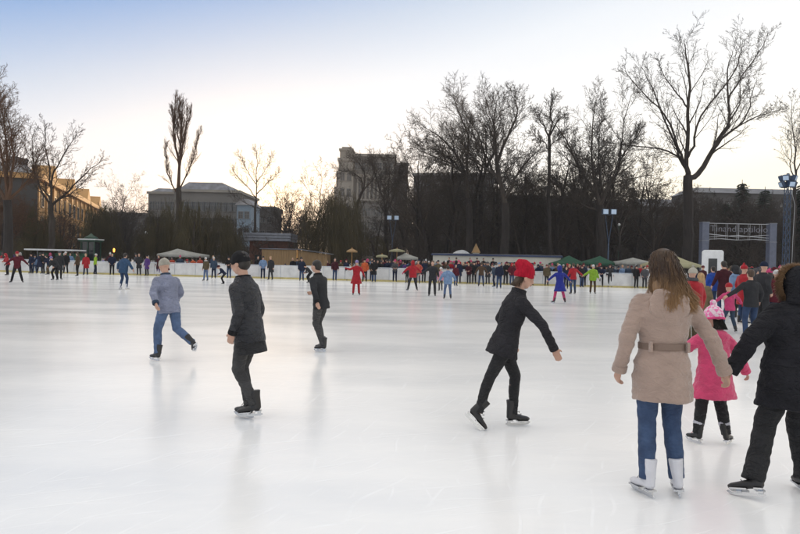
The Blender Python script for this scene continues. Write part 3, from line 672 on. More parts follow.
# ------------------------------------------------------------------ stalls, sheds, tents
white_p = surf('painted_white', (.66, .67, .68), rough=.5, var=.08)
cream_p = surf('painted_cream', (.50, .48, .42), rough=.6, var=.08, scale=1)
navy = surf('navy_trim', (.025, .04, .10), rough=.5, var=.2)
timber = surf('timber', (.19, .115, .05), rough=.75, scale=2, col2=(.26, .17, .08), stretch=(6, 6, .4), bump=.3, bscale=8)
brick_m = surf('brick_wall', (.11, .05, .035), rough=.9, var=.25, scale=6)
steel = surf('grey_steel', (.17, .18, .21), rough=.45, var=.15, metal=.3)
green_c = surf('green_canvas', (.006, .055, .028), rough=.8, var=.25, scale=1.5, bump=.3, bscale=3, dist=.03)
beige_c = surf('beige_canvas', (.28, .265, .16), rough=.85, var=.15, scale=1.5, bump=.3, bscale=3, dist=.03)
pale_c = surf('pale_canvas', (.26, .26, .24), rough=.85, var=.15, scale=1.5, bump=.3, bscale=3, dist=.03)
dkgreen = surf('dark_green_paint', (.012, .05, .03), rough=.5, var=.2)
postblue = surf('post_blue_paint', (.022, .045, .09), rough=.4, var=.2)
orange_w = surf('orange_wood', (.50, .26, .08), rough=.7, var=.2)
# white pavilion with navy eaves
q = A(433, 254, 61); q2 = A(561, 254, 58.5); rot = math.atan2(q2.y - q.y, q2.x - q.x); L = math.hypot(q2.x - q.x, q2.y - q.y)
r = empty('pavilion', (q.x, q.y, 0), rot, 'long low cream pavilion with a navy eaves band and a strip window', 'building')
w = MB(); w.box(0, L * .58, 0, 4, -.1, 2.28).box(L * .80, L, 0, 4, -.1, 2.28).box(L * .58, L * .80, 0, 4, -.1, 1.0).box(L * .58, L * .80, 0, 4, 1.75, 2.28).box(L * .58, L * .80, .6, 4, 1.0, 1.75)
w.build('wall', cream_p, r); MB().box(-.15, L + .15, -.12, 4.2, 2.285, 2.44).build('eaves', navy, r); MB().box(-.1, L + .1, -.05, 4.1, 2.445, 2.50).build('roof', roof_s, r)
for a_, b_ in ((.585, .68), (.69, .795)):
    f = MB().box(L * a_, L * b_, .1, .16, 1.0, 1.75).build('window', glass_m, r); MB().box(L * a_, L * b_, .04, .098, 1.0, 1.06).box(L * a_, L * b_, .04, .098, 1.69, 1.75).box(L * a_, L * a_ + .06, .04, .098, 1.061, 1.689).box(L * b_ - .06, L * b_, .04, .098, 1.061, 1.689).build('frame', navy, f)
dz = A(440, 262, 59.3); 
r = empty('viewing_deck', (A(446, 262, 56.5).x, 56.8, 0), rot, 'low grey viewing deck with people standing before the cream pavilion', 'platform')
MB().box(0, 4.4, 0, 2.2, .28, .36).build('deck_boards', steel, r); [MB().box(x, x + .1, y, y + .1, -.05, .28).build('leg', steel, r) for x in (.05, 2.1, 4.2) for y in (.05, 2.0)]
# timber shed
q = A(262, 249, 60); q2 = A(297, 250, 60); 
r = empty('timber_shed', (q.x, q.y, 0), 0.0, 'yellow timber shed with a roof sloping down to the right behind the boards', 'shed'); L1 = q2.x - q.x; L2 = A(327, 254, 60).x - q.x
def planks(x0, x1, zf, y0=0):
    mb = MB(); n = max(1, int((x1 - x0) / .22))
    for i in range(n):
        a_ = x0 + (x1 - x0) * i / n; b_ = x0 + (x1 - x0) * (i + 1) / n - .012; za, zb = zf(a_), zf(b_)
        mb.add([(a_, y0, -.1), (b_, y0, -.1), (b_, y0, zb), (a_, y0, za), (a_, y0 + .05, -.1), (b_, y0 + .05, -.1), (b_, y0 + .05, zb), (a_, y0 + .05, za)], [(0, 1, 2, 3), (5, 4, 7, 6), (3, 2, 6, 7), (0, 3, 7, 4), (1, 5, 6, 2)])
    return mb
h0 = (hor(262) - 249.3) * 60 / FPX + EYE; h2 = (hor(327) - 254.5) * 60 / FPX + EYE
planks(0, L1 - .05, lambda x: h0).build('front_wall', timber, r)
planks(L1 + .08, L2, lambda x: h0 - .02 + (h2 - h0) * (x - L1) / (L2 - L1), y0=.12).build('side_wall', timber, r)
MB().box(L1 - .04, L1 + .07, -.02, .17, -.1, h0 + .03).build('corner_post', orange_w, r)
MB().box(-.2, L1, -.15, 3.2, h0 + .035, h0 + .11).add([(L1 + .01, -.15, h0 + .06), (L2 + .3, -.15, h2 + .02), (L2 + .3, 3.2, h2 + .02), (L1 + .01, 3.2, h0 + .06), (L1 + .01, -.15, h0 + .13), (L2 + .3, -.15, h2 + .09), (L2 + .3, 3.2, h2 + .09), (L1 + .01, 3.2, h0 + .13)], [(3, 2, 1, 0), (4, 5, 6, 7), (0, 1, 5, 4), (1, 2, 6, 5), (2, 3, 7, 6), (3, 0, 4, 7)]).build('roof', roof_s, r)
MB().box(0, .06, .05, 3, -.1, h0).build('end_wall', timber, r); MB().box(L2 - .06, L2, .17, 3, -.1, h2).build('end_wall', timber, r)
# brick kiosk with overhanging slab roof
Yk = 70; q = A(247, 240, Yk); k = S(Yk); r = empty('brick_kiosk', (q.x, q.y, 0), 0, 'small brick kiosk under a wide grey slab roof left of the timber shed', 'kiosk')
zb = (hor(268) - 241) * k + EYE; zt = (hor(268) - 232.5) * k + EYE
MB().box(.3, 4.6, 0, 3.5, -.1, zb).build('wall', brick_m, r)
rf = MB(); [rf.box(-.2 + .0 * i, 4.95, -.5 - .04 * (2 - i), 3.9, zb + .01 + (zt - zb) * i / 3, zb + (zt - zb) * (i + 1) / 3 - .06) for i in range(3)]; rf.box(.0, 4.7, -.3, 3.7, zb + .005, zt - .05); rf.build('roof', steel, r)
MB().box(2.8, 3.6, -.04, .0, .0, 2.0).build('door', dkgreen, r); MB().box(.9, 2.2, -.05, .0, 1.1, 2.0).build('window', glass_m, r)
# canopies
def canopy(name, label, cat, px0, px1, pap, yap, yev, Y, mat, depth=None, val=.22, group=None, post=steel, mat_side=None):
    k = S(Y); q = A((px0 + px1) / 2, yev, Y); wd = (px1 - px0) * k; dp = depth or wd
    zt = (hor(pap) - yap) * k + EYE; ze = (hor(pap) - yev) * k + EYE
    r = empty(name, (q.x, q.y + dp / 2, 0), 0, label, cat, group); ax = (pap - (px0 + px1) / 2) * k
    n = 8; mb = MB(); base = []
    for (xa, ya), (xb, yb) in (((-1, -1), (1, -1)), ((1, -1), (1, 1)), ((1, 1), (-1, 1)), ((-1, 1), (-1, -1))):
        rows = []
        for i in range(n + 1):
            t = i / n; row = []
            for j in range(n + 1):
                u = j / n; x = (xa + (xb - xa) * u) * wd / 2; y = (ya + (yb - ya) * u) * dp / 2
                sag = -.10 * math.sin(math.pi * t) * (zt - ze) - .05 * math.sin(math.pi * u) * (1 - t)
                row.append((x * (1 - t) + ax * t, y * (1 - t), ze + (zt - ze) * t + sag))
            rows.append(row)
        vs = [p for rw in rows for p in rw]
        mb.add(vs, [(i * (n + 1) + j, i * (n + 1) + j + 1, (i + 1) * (n + 1) + j + 1, (i + 1) * (n + 1) + j) for i in range(n) for j in range(n)])
        # valance
        vv = []
        for j in range(17):
            u = j / 16; x = (xa + (xb - xa) * u) * wd / 2; y = (ya + (yb - ya) * u) * dp / 2
            zz_ = ze - .05 * math.sin(math.pi * u); vv += [(x, y, zz_), (x * 1.01, y * 1.01, zz_ - val - .04 * (j % 2))]
        mb.add(vv, [(2 * j, 2 * j + 1, 2 * j + 3, 2 * j + 2) for j in range(16)])
    me = mb.mesh('canopy'); me = evaluated(me, [('SOLIDIFY', dict(thickness=.012))]); me.materials.clear()
    link('canopy', me, mat, r, True)
    for sx in (-1, 1):
        for sy in (-1, 1): MB().tube([(sx * (wd / 2 - .06), sy * (dp / 2 - .06), -.1), (sx * (wd / 2 - .06), sy * (dp / 2 - .06), ze - .02)], [.03, .03], 8).build('post', post, r)
    return r
canopy('market_tent', 'dark green peaked market tent beside the cream pavilion', 'tent', 553, 588, 573.7, 255.3, 263, 57, green_c, group='green market tents')
canopy('market_tent', 'dark green peaked market tent under the twin floodlight post', 'tent', 585.5, 618, 605, 255.6, 262.8, 55.5, green_c, group='green market tents')
canopy('market_tent', 'pale beige peaked tent between the long haired woman and the white booth', 'tent', 658, 702, 679, 252.4, 264.5, 50, beige_c)
canopy('market_tent', 'cream canopy at the left behind the grey blue skater', 'tent', 157, 200, 172, 248.3, 254, 60, pale_c, depth=3)
canopy('market_tent', 'small grey white tent roof behind the boards right of the beige parasols', 'tent', 397, 418, 405, 252.5, 257, 60, pale_c, depth=2)
r = canopy('snack_stall', 'small white stall with a pale peaked roof right of the green tents', 'stall', 621, 656, 638, 257.5, 262, 54, pale_c, depth=2.4)
MB().box(-1.35, 1.35, -.95, -.9, -.05, 1.0).build('counter_front', white_p, r); MB().box(-1.35, 1.35, .9, .95, -.05, 1.85).build('back_wall', white_p, r)
# long white bar canopy at left with green sides
k = S(59); q = A(24, 250, 59); q2 = A(73, 250, 59); L = q2.x - q.x
r = empty('flat_canopy', (q.x, q.y, 0), 0, 'long flat canopy with a white edge over green hoarding at the left', 'shelter'); zt = (hor(48) - 249) * k + EYE
MB().box(0, L, 0, 2.5, zt - .14, zt).build('roof', white_p, r); [MB().tube([(x, y, -.1), (x, y, zt - .141)], [.035, .035], 8).build('post', steel, r) for x in (1.2, L - 1.2) for y in (.15, 2.3)]
[MB().box(L * i / 4 + .02, L * (i + 1) / 4 - .02, 2.3, 2.36, -.1, zt - .35).build('hoarding', surf('green_hoarding', (.04, .13, .08), var=.3), r) for i in range(4)]
q = A(-30, 252, 60); r = empty('garden_fence', (q.x, q.y, 0), 0, 'dark green slatted fence left of the flat canopy', 'fence')
sl = MB(); [sl.box(i * .14, i * .14 + .11, 0, .03, -.1, 1.75 + .02 * (i % 3)) for i in range(36)]; sl.build('slats', dkgreen, r); MB().box(0, 5.1, .031, .08, .4, .5).box(0, 5.1, .031, .08, 1.4, 1.5).build('rail', dkgreen, r)
# green kiosk
k = S(62); q = A(80.5, 250, 62); r = empty('green_kiosk', (q.x, q.y, 0), 0, 'small dark green kiosk with a white rimmed domed roof', 'kiosk'); w_ = 14 * k; zt = (hor(87) - 238) * k + EYE
MB().box(0, w_, 0, w_, -.1, .95).build('base', dkgreen, r)
[MB().box(x, x + .09, y, y + .09, .95, zt - .35).build('corner_post', dkgreen, r) for x in (0, w_ - .09, w_ / 2 - .045) for y in (0, w_ - .09)]
MB().box(.1, w_ - .1, .1, w_ - .1, .951, zt - .36).build('pane', glass_m, r)
MB().box(-.15, w_ + .15, -.15, w_ + .15, zt - .34, zt - .18).build('sign_band', dkgreen, r); MB().box(-.2, w_ + .2, -.2, w_ + .2, zt - .17, zt - .07).build('roof_edge', white_p, r)
MB().tube([(w_ / 2, w_ / 2, zt - .07), (w_ / 2, w_ / 2, zt + .12), (w_ / 2, w_ / 2, zt + .3), (w_ / 2, w_ / 2, zt + .5)], [w_ * .52, w_ * .4, w_ * .16, .03], 12).build('roof', dkgreen, r, True)
# lit orange lantern by the kiosk
glow = bpy.data.materials.new('lantern_glow'); glow.use_nodes = True; gb = glow.node_tree.nodes['Principled BSDF']; gb.inputs['Base Color'].default_value = (.9, .4, .08, 1); gb.inputs['Emission Color'].default_value = (1, .38, .06, 1); gb.inputs['Emission Strength'].default_value = 1.0
q = A(114, 250, 63); r = empty('lantern', (q.x, q.y, 0), 0, 'small glowing orange lantern on a short post left of the blue skater', 'lantern')
MB().tube([(0, 0, -.1), (0, 0, 1.9)], [.04, .04], 8).build('post', dkgreen, r); MB().tube([(0, 0, 1.91), (0, 0, 1.98), (0, 0, 2.22), (0, 0, 2.3)], [.05, .09, .10, .04], 8).build('lamp', glow, r, True)
# parasols
def parasol(px, yt, ye, half, Y, mat, label):
    k = S(Y); q = A(px, ye, Y); zt = (hor(px) - yt) * k + EYE; ze = (hor(px) - ye) * k + EYE; r = empty('parasol', (q.x, q.y, 0), 0, label, 'parasol', 'parasols behind the boards')
    MB().tube([(0, 0, -.1), (0, 0, zt + .1)], [.03, .025], 8).build('pole', orange_w, r)
    mb = MB(); n = 8; hw = half * k
    for i in range(n):
        a = 2 * math.pi * i / n; b = 2 * math.pi * (i + 1) / n; m_ = (a + b) / 2
        mb.add([(0, 0, zt), (hw * math.cos(a), hw * math.sin(a), ze), (hw * .95 * math.cos(m_), hw * .95 * math.sin(m_), ze + .03), (hw * math.cos(b), hw * math.sin(b), ze), (hw * math.cos(a), hw * math.sin(a), ze - .13), (hw * math.cos(b), hw * math.sin(b), ze - .13), (hw * .95 * math.cos(m_), hw * .95 * math.sin(m_), ze - .12)], [(0, 1, 2), (0, 2, 3), (1, 4, 6, 2), (2, 6, 5, 3)])
    me = evaluated(mb.mesh(), [('SOLIDIFY', dict(thickness=.012))]); me.materials.clear(); link('canopy', me, mat, r)
amber_c = surf('amber_canvas', (.30, .19, .09), rough=.85, var=.15)
parasol(352, 248.3, 251, 5.5, 58, amber_c, 'amber parasol above the red coated skater'); parasol(382, 254.3, 256, 6, 58, beige_c, 'low beige parasol beside the post left of the twin lamp'); parasol(397, 248.6, 250.6, 8, 61, beige_c, 'wide beige parasol under the twin headed lamp post')
MB()
q = A(462, 252, 64.5); r = empty('tent_roof', (q.x, q.y, 0), 0, 'white arched tent roof peeping over the left end of the cream pavilion', 'tent')
mb = MB(); k = S(64.5); zz_ = (hor(462) - 254) * k + EYE; pts = [(-1.1 + 2.2 * i / 10, zz_ - .2 + .62 * math.sin(math.pi * i / 10)) for i in range(11)]
vs_ = [(x, y, z) for y in (0, 2.2) for x, z in pts]; mb.add(vs_, [(i, i + 1, 12 + i, 11 + i) for i in range(10)] + [tuple(range(10, -1, -1)), tuple(range(11, 22))]); mb.build('roof', white_p, r, False); [MB().tube([(x, y, -.1), (x, y, zz_ - .2)], [.04, .04], 6).build('post', steel, r) for x in (-1.05, 1.05) for y in (.05, 2.1)]
q = A(476.3, 252, 64); r = empty('pointed_booth', (q.x, q.y, 0), 0, 'narrow cream booth with a steep pointed roof above the pavilion eaves', 'booth'); k = S(64); zt = (hor(476) - 243) * k + EYE
MB().box(-.3, .3, 0, .6, -.1, zt - 1.0).build('body', cream_p, r); MB().add([(-.42, -.1, zt - .99), (.42, -.1, zt - .99), (.42, .7, zt - .99), (-.42, .7, zt - .99), (0, .3, zt)], [(3, 2, 1, 0), (0, 1, 4), (1, 2, 4), (2, 3, 4), (3, 0, 4)]).build('roof', amber_c, r)
# white ticket booth with rounded corners
Y = 41; k = S(Y); q = A(712.8, 262, Y); H = (hor(713) - 250) * k + EYE; W2 = 9.6 * k
r = empty('ticket_booth', (q.x, q.y, 0), R(-24), 'white rounded ticket booth with one dark window before the lettered gate', 'booth')
def rrect(w, h, rad, n=6, x0=0, z0=0):
    o = []
    for cx_, cz_, a0 in ((w - rad, h - rad, 0), (-w + rad, h - rad, 90), (-w + rad, rad if z0 == 0 else -h + rad, 180), (w - rad, rad if z0 == 0 else -h + rad, 270)):
        for i in range(n + 1):
            a = R(a0 + 90 * i / n); o.append((cx_ + rad * math.cos(a), cz_ + rad * math.sin(a)))
    return o
body = MB(); out = rrect(W2, H, .16); MR = Matrix.Rotation(R(90), 4, 'X')
body.prism(out, -1.3, 0, M=MR); me = body.mesh('body'); me = evaluated(me, [('BEVEL', dict(width=.05, segments=3, limit_method='ANGLE'))]); me.materials.clear(); link('body', me, white_p, r)
wz0, wz1 = H * .42, H * .80
f = MB().box(-.26, .26, -.03, .0, wz0, wz1).build('window', glass_m, r)
MB().box(-.33, -.262, -.045, .0, wz0 - .07, wz1 + .07).box(.262, .33, -.045, .0, wz0 - .07, wz1 + .07).box(-.261, .261, -.045, 0, wz1 + .002, wz1 + .07).box(-.261, .261, -.12, 0, wz0 - .07, wz0 - .002).build('frame', white_p, f)
MB().box(-W2 * .8, W2 * .8, -.02, 0, .15, .9).build('lower_panel', steel, r)
# lettered gate
Y = 56; k = S(Y); qa = A(703.3, 268, Y); qb = A(770.5, 268, Y); Hg = (hor(737) - 223.3) * k + EYE; L = qb.x - qa.x
r = empty('entrance_gate', (qa.x, qa.y, 0), 0, 'tall entrance gate of two grey blue pillars joined by a lattice with pale wire lettering', 'gate')
gp = surf('gate_pillar', (.10, .115, .165), rough=.5, var=.12)
for x in (0, L):
    f = MB().box(x - .30, x + .30, -.3, .3, -.1, Hg).build('pillar', gp, r)
    MB().box(x - .33, x + .33, -.33, .33, Hg - 1.65, Hg - 1.58).box(x - .33, x + .33, -.33, .33, Hg + .001, Hg + .06).build('band', steel, f)
wire = surf('pale_wire', (.42, .43, .45), rough=.4, var=.1, metal=.2)
tr = MB()
zA, zB, zC = Hg - .05, Hg - 1.0, Hg - 1.45
for y in (-.15, .15):
    for z0_, z1_, nn in ((zA, zA, 1),): tr.tube([(.3, y, zA), (L - .3, y, zA)], [.018, .018], 5)
    tr.tube([(.3, y, zB), (L * .5, y, zB - .22), (L - .3, y, zB)], [.02] * 3, 5); tr.tube([(.3, y, zB - .28), (L * .5, y, zB - .08), (L - .3, y, zB - .28)], [.02] * 3, 5)
    tr.tube([(.3, y, zC - .02), (L * .25, y, zC + .05), (L * .5, y, zC - .05), (L * .75, y, zC + .05), (L - .3, y, zC - .02)], [.02] * 5, 5)
    for i in range(1, 6):
        x = L * i / 6; tr.tube([(x, y, zA), (x, y, zC - .05)], [.012 if i != 3 else .022] * 2, 5)
for i in range(13):
    x = .4 + (L - .8) * i / 12; tr.tube([(x, -.15, zA), (x, .15, zA)], [.012] * 2, 4)
tr.build('lattice', wire, r)
def text_mesh(body_, size, ext=.02):
    cu = bpy.data.curves.new('t', 'FONT'); cu.body = body_; cu.size = size; cu.extrude = ext; cu.offset = -.010; cu.align_x = 'CENTER'
    o = bpy.data.objects.new('t', cu); COL.objects.link(o); dg = bpy.context.evaluated_depsgraph_get(); dg.update()
    me = bpy.data.meshes.new_from_object(o.evaluated_get(dg)); bpy.data.objects.remove(o); me.materials.clear(); return me
tm = text_mesh('Tinand aptilolo', .80, .012); w_ = max(v.co.x for v in tm.vertices) - min(v.co.x for v in tm.vertices); 
tm.transform(Matrix.Translation((L / 2, -.2, Hg - .78)) @ MR @ Matrix.Scale((L - .9) / w_, 4, (1, 0, 0)))
xs = [v.co.x for v in tm.vertices]; sp_ = L / 2 - (L - .9) / 2 + (L - .9) * .465
for lo, hi in ((-99, sp_), (sp_, 99)):
    keep = [p for p in tm.polygons if lo <= p.center.x < hi]; ids = sorted({i for p in keep for i in p.vertices}); mp_ = {i: k_ for k_, i in enumerate(ids)}
    w_me = bpy.data.meshes.new('lettering'); w_me.from_pydata([tm.vertices[i].co[:] for i in ids], [], [tuple(mp_[i] for i in p.vertices) for p in keep]); link('lettering', w_me, surf('letter_wire', (.17, .17, .20), rough=.5, var=.2, scale=4), r)
# ------------------------------------------------------------------ lamp posts
lampw = surf('lamp_glass', (.45, .58, .75), rough=.15, var=.1)
def twin(px, yt, ybot, Y, label, sp=4.4, hs=1.0):
    k = S(Y); q = A(px, 262, Y); zt = (hor(px) - yt) * k + EYE; zv = (hor(px) - ybot) * k + EYE
    r = empty('floodlight_post', (q.x, q.y, 0), 0, label, 'lamp post', 'twin headed floodlight posts')
    MB().tube([(0, 0, -.1), (0, 0, zv * .5), (0, 0, zv)], [.09, .075, .06], 10).build('pole', postblue, r, True)
    for s in (-1, 1):
        x = s * sp * k; MB().tube([(0, 0, zv - .05), (x * .95, 0, zt - .25)], [.04, .03], 8).build('arm', postblue, r)
        f = MB().box(x - .27 * hs, x + .27 * hs, -.16, .12, zt - .28, zt + .22).build('lamp_head', postblue, r)
        MB().box(x - .23 * hs, x + .23 * hs, -.19, -.161, zt - .24, zt + .18).build('glass', lampw, f)
    MB().tube([(-sp * k, 0, zt - .3), (sp * k, 0, zt - .3)], [.025, .025], 6).build('crossbar', postblue, r)
twin(608, 211.5, 243, 58.5, 'blue grey post with two floodlight heads behind the green tents', 4.0)
twin(392, 217.5, 240, 70, 'blue grey post with two floodlight heads left of the cream pavilion', 3.6, 1.0)
# tall mast with a cluster of heads
Y = 46; k = S(Y); q = A(785.5, 268, Y); zt = (hor(785) - 183) * k + EYE
r = empty('floodlight_mast', (q.x, q.y, 0), 0, 'tall dark blue lattice mast with a cluster of floodlights at the right edge', 'lamp post')
mb = MB()
for (x, y) in ((-.17, -.17), (.17, -.17), (.17, .17), (-.17, .17)): mb.tube([(x, y, -.1), (x * .8, y * .8, zt)], [.035, .03], 6)
for i in range(14):
    z = zt * i / 14; z2 = zt * (i + 1) / 14
    for (a, b) in (((-.17, -.17), (.17, -.17)), ((.17, -.17), (.17, .17)), ((.17, .17), (-.17, .17)), ((-.17, .17), (-.17, -.17))): mb.tube([(a[0], a[1], z), (b[0], b[1], z2)], [.022, .022], 4)
mb.build('mast', postblue, r)
for i in range(8):
    a = i * math.pi / 4; z = zt + (.35 if i % 2 else -.1); x, y = .42 * math.cos(a), .42 * math.sin(a); M = Matrix.Translation((x, y, z)) @ Matrix.Rotation(a + math.pi / 2, 4, 'Z') @ Matrix.Rotation(R(20), 4, 'X')
    f = MB().box(-.22, .22, -.12, .14, -.2, .2, M=M).build('lamp_head', postblue, r); MB().box(-.18, .18, -.15, -.121, -.16, .16, M=M).build('glass', lampw, f)
MB().tube([(0, 0, zt - .3), (0, 0, zt + .7)], [.12, .1], 8).build('head_frame', postblue, r)
MB().tube([(.36, -.1, -.1), (.42, -.1, zt * .5), (.5, -.1, zt * .8), (.1, 0, zt + .1)], [.015] * 4, 5).build('guy_cable', wire, r)
# small park lanterns in the dark wood
for px, yy, lab in ((352, 233, 'black park lamp with round heads among the willows'), (619, 226, 'small park lamp with a pale head between the floodlight post and the tall trunk'), (146, 234, 'small park lamp before the willows left of the poplar')):
    Y = 74; k = S(Y); q = A(px, yy, Y); zt = (hor(px) - yy) * k + EYE; r = empty('park_lamp', (q.x, q.y, 0), 0, lab, 'lamp post')
    MB().tube([(0, 0, -.1), (0, 0, zt)], [.06, .04], 8).build('pole', dkgreen, r)
    MB().ell((0, 0, zt + .16), .17, .17, .17, 10, 8).build('globe', white_p, r, True)
# ------------------------------------------------------------------ people
V = Vector
POSE = {}
def pose(name, lean=0, side=0, twist=0, hip=(0, 0, .95), arms=None, legs=None, turn=0, nod=0, feet=None, kids=None):
    T = Matrix.Translation(V(hip)) @ Matrix.Rotation(R(twist), 4, 'Z') @ Matrix.Rotation(R(side), 4, 'Y') @ Matrix.Rotation(R(-lean), 4, 'X')
    arms = arms or {}
    D = {'R': (V((.235, -.03, .20)), V((.255, .07, -.04))), 'L': (V((-.235, -.03, .20)), V((-.255, .07, -.04)))}
    A_ = {}
    for k in 'LR':
        a = arms.get(k)
        if a is None: e, w = (T @ D[k][0], T @ D[k][1])
        elif a[0] == 'abs': e, w = V(a[1]), V(a[2])
        else: e, w = T @ V(a[0]), T @ V(a[1])
        A_[k] = (e, w)
    L_ = {'R': (V((.10, .03, .53)), V((.11, -.01, .14))), 'L': (V((-.10, .03, .53)), V((-.11, -.01, .14)))}
    for k, v in (legs or {}).items(): L_[k] = (V(v[0]), V(v[1]))
    F_ = {'R': V((.12, 1, 0)), 'L': V((-.12, 1, 0))}
    for k, v in (feet or {}).items(): F_[k] = V(v)
    POSE[name] = dict(T=T, hip=V(hip), arms=A_, legs=L_, feet=F_, turn=turn, nod=nod)
    return POSE[name]
def headM(P): return P['T'] @ Matrix.Translation((0, .015, .68)) @ Matrix.Rotation(R(P['turn']), 4, 'Z') @ Matrix.Rotation(R(-P['nod']), 4, 'X')
def TR(mb, P, prof, n=16):
    """torso loft: prof rows (z rel hip, rx, ry[, y])"""
    T = P['T']; pts = [T @ V((0, (r[3] if len(r) > 3 else 0), r[0])) for r in prof]
    mb.tube(pts, [r[1] for r in prof], n, ry=[r[2] for r in prof], side=(T.to_3x3() @ V((1, 0, 0))))
def hand(mb, w, e, k, curl=.5, big=1.0, near=False, palm=None):
    d = (w - e).normalized(); s = 1 if k == 'R' else -1
    pn = V(palm) if palm else V((-s, .15, .1)); pn = (pn - d * pn.dot(d)).normalized(); sd = d.cross(pn) 
    if sd.y < 0 and not palm: sd = -sd
    c = w + d * .045
    mb.tube([w - d * .015, w + d * .01, w + d * .05, w + d * .085], [.024 * big, .030 * big, .040 * big, .038 * big], 10 if near else 6, ry=[.020 * big, .017 * big, .015 * big, .012 * big], side=sd)
    for i, (o, L) in enumerate(((.030, .066), (.0105, .078), (-.0095, .072), (-.029, .056))):
        b = w + d * .078 + sd * o; a0 = curl * .5; dd = (d * math.cos(a0) + pn * math.sin(a0)).normalized()
        p1 = b + dd * L * .45; a1 = curl * 1.3; d1 = (d * math.cos(a1) + pn * math.sin(a1)).normalized(); p2 = p1 + d1 * L * .32
        a2 = curl * 2.0; d2_ = (d * math.cos(a2) + pn * math.sin(a2)).normalized(); p3 = p2 + d2_ * L * .25
        mb.tube([b - dd * .02, b, p1, p2, p3, p3 + d2_ * .005], [.0085 * big, .009 * big, .0085 * big, .008 * big, .0065 * big, .002], 8 if near else 4)
    b = w + d * .025 + sd * .030; td = (d * .62 + sd * .62 + pn * .35).normalized(); p1 = b + td * .038; td2 = (d * .85 + sd * .15 + pn * .5).normalized()
    mb.tube([b - td * .02, b, p1, p1 + td2 * .03, p1 + td2 * .034], [.013 * big, .0125 * big, .0105 * big, .008 * big, .002], 8 if near else 4)
def shoulders(P): return {k: P['T'] @ V(((.165 if k == 'R' else -.165), 0, .420)) for k in 'LR'}
def m_body(P, hs=1.0, vox=.02, near=False, bare=True, palm=None, curl=.5):
    mb = MB(); HM = headM(P) @ Matrix.Scale(hs, 4)
    hc = lambda x, y, z: HM @ V((x, y, z)); M3 = HM.to_3x3()
    q = 16 if near else 10
    mb.ell(hc(0, -.012, .028), .076, .094, .088, q, 10, M=M3); mb.ell(hc(0, .012, -.03), .063, .078, .082, q, 10, M=M3); mb.ell(hc(0, .045, -.078), .034, .034, .026, 10, 8, M=M3)
    mb.capsule(hc(0, .088, .012), .010 * hs, hc(0, .103, -.022), .015 * hs, 8)
    for s in (-1, 1): mb.ell(hc(s * .076, -.008, -.01), .012, .02, .032, 8, 6, M=M3)
    if near:
        for s in (-1, 1): mb.ell(hc(s * .032, .077, -.012), .026, .012, .018, 10, 8, M=M3); mb.ell(hc(s * .03, .083, .018), .026, .008, .008, 8, 6, M=M3)
        mb.ell(hc(0, .088, -.048), .026, .010, .008, 8, 6, M=M3); mb.ell(hc(0, .086, -.058), .022, .010, .008, 8, 6, M=M3)
    nb = P['T'] @ V((0, -.01, .47)); mb.capsule(nb, .058, hc(0, -.015, -.06), .05, 10)
    TR(mb, P, [(-.10, .13, .09), (0, .155, .105), (.12, .13, .09), (.25, .15, .10), (.38, .17, .105), (.45, .15, .085), (.50, .07, .06)], 14)
    sh = shoulders(P)
    for k in 'LR':
        e, w = P['arms'][k]; mb.capsule(sh[k], .05, e, .038, 8); mb.capsule(e, .038, w, .024, 8)
        if near and bare: hand(mb, w, e, k, curl, 1.0, True, palm.get(k) if palm else None)
        hj = P['T'] @ V(((.09 if k == 'R' else -.09), 0, -.02)); kn, an = P['legs'][k]
        mb.capsule(hj, .08, kn, .052, 10); mb.capsule(kn, .052, kn.lerp(an, .35) + V((0, -.012, 0)), .05, 10); mb.capsule(kn.lerp(an, .35) + V((0, -.012, 0)), .05, an, .035, 10)
    me = fuse(mb, vox, 3 if near else 2)
    if not near and bare:
        h = MB()
        for k in 'LR': hand(h, P['arms'][k][1], P['arms'][k][0], k)
        me = join(me, h)
    return me
def join(me, mb):
    vs = [v.co[:] for v in me.vertices]; fs = [tuple(p.vertices) for p in me.polygons]; k = len(vs)
    m2 = bpy.data.meshes.new('joined'); m2.from_pydata(vs + mb.v, [], fs + [tuple(i + k for i in f) for f in mb.f]); m2.update()
    for p in m2.polygons: p.use_smooth = True
    return m2
JP = dict(
    short=[(-.13, .19, .135), (-.02, .19, .135), (.10, .165, .12), (.25, .18, .13), (.38, .20, .135), (.45, .185, .115), (.50, .11, .085), (.535, .08, .075)],
    puffy=[(-.16, .20, .15), (-.10, .225, .17), (.02, .225, .17), (.14, .215, .165), (.27, .23, .17), (.38, .235, .165), (.455, .21, .13), (.51, .12, .10), (.55, .095, .09)],
    coat=[(-.36, .225, .17), (-.22, .21, .155), (-.05, .195, .145), (.09, .165, .125), (.25, .185, .13), (.38, .205, .135), (.45, .19, .115), (.50, .11, .085), (.54, .085, .08)],
    dress=[(-.36, .30, .22), (-.22, .25, .19), (-.05, .21, .16), (.09, .17, .13), (.25, .185, .13), (.38, .20, .135), (.45, .185, .115), (.50, .11, .085), (.54, .085, .08)])
def m_jacket(P, shape='short', vox=.02, ar=(.078, .060, .047), near=False, prof=None, it=3, cuff=1.0):
    mb = MB(); TR(mb, P, prof or JP[shape], 20 if near else 14); sh = shoulders(P)
    if shape == 'puffy' and not prof: ar = (.088, .072, .058)
    for k in 'LR':
        e, w = P['arms'][k]; s_in = P['T'] @ V(((.10 if k == 'R' else -.10), 0, .40))
        mb.capsule(s_in, ar[0], sh[k], ar[0] * .97, 10); mb.capsule(sh[k], ar[0], e, ar[1], 10)
        d = (w - e).normalized(); mb.tube([e - d * ar[1] * .6, e, w - d * .03, w + d * .012], [ar[1] * .7, ar[1], ar[2] * 1.02, ar[2]], 12)
    return fuse(mb, vox, it)
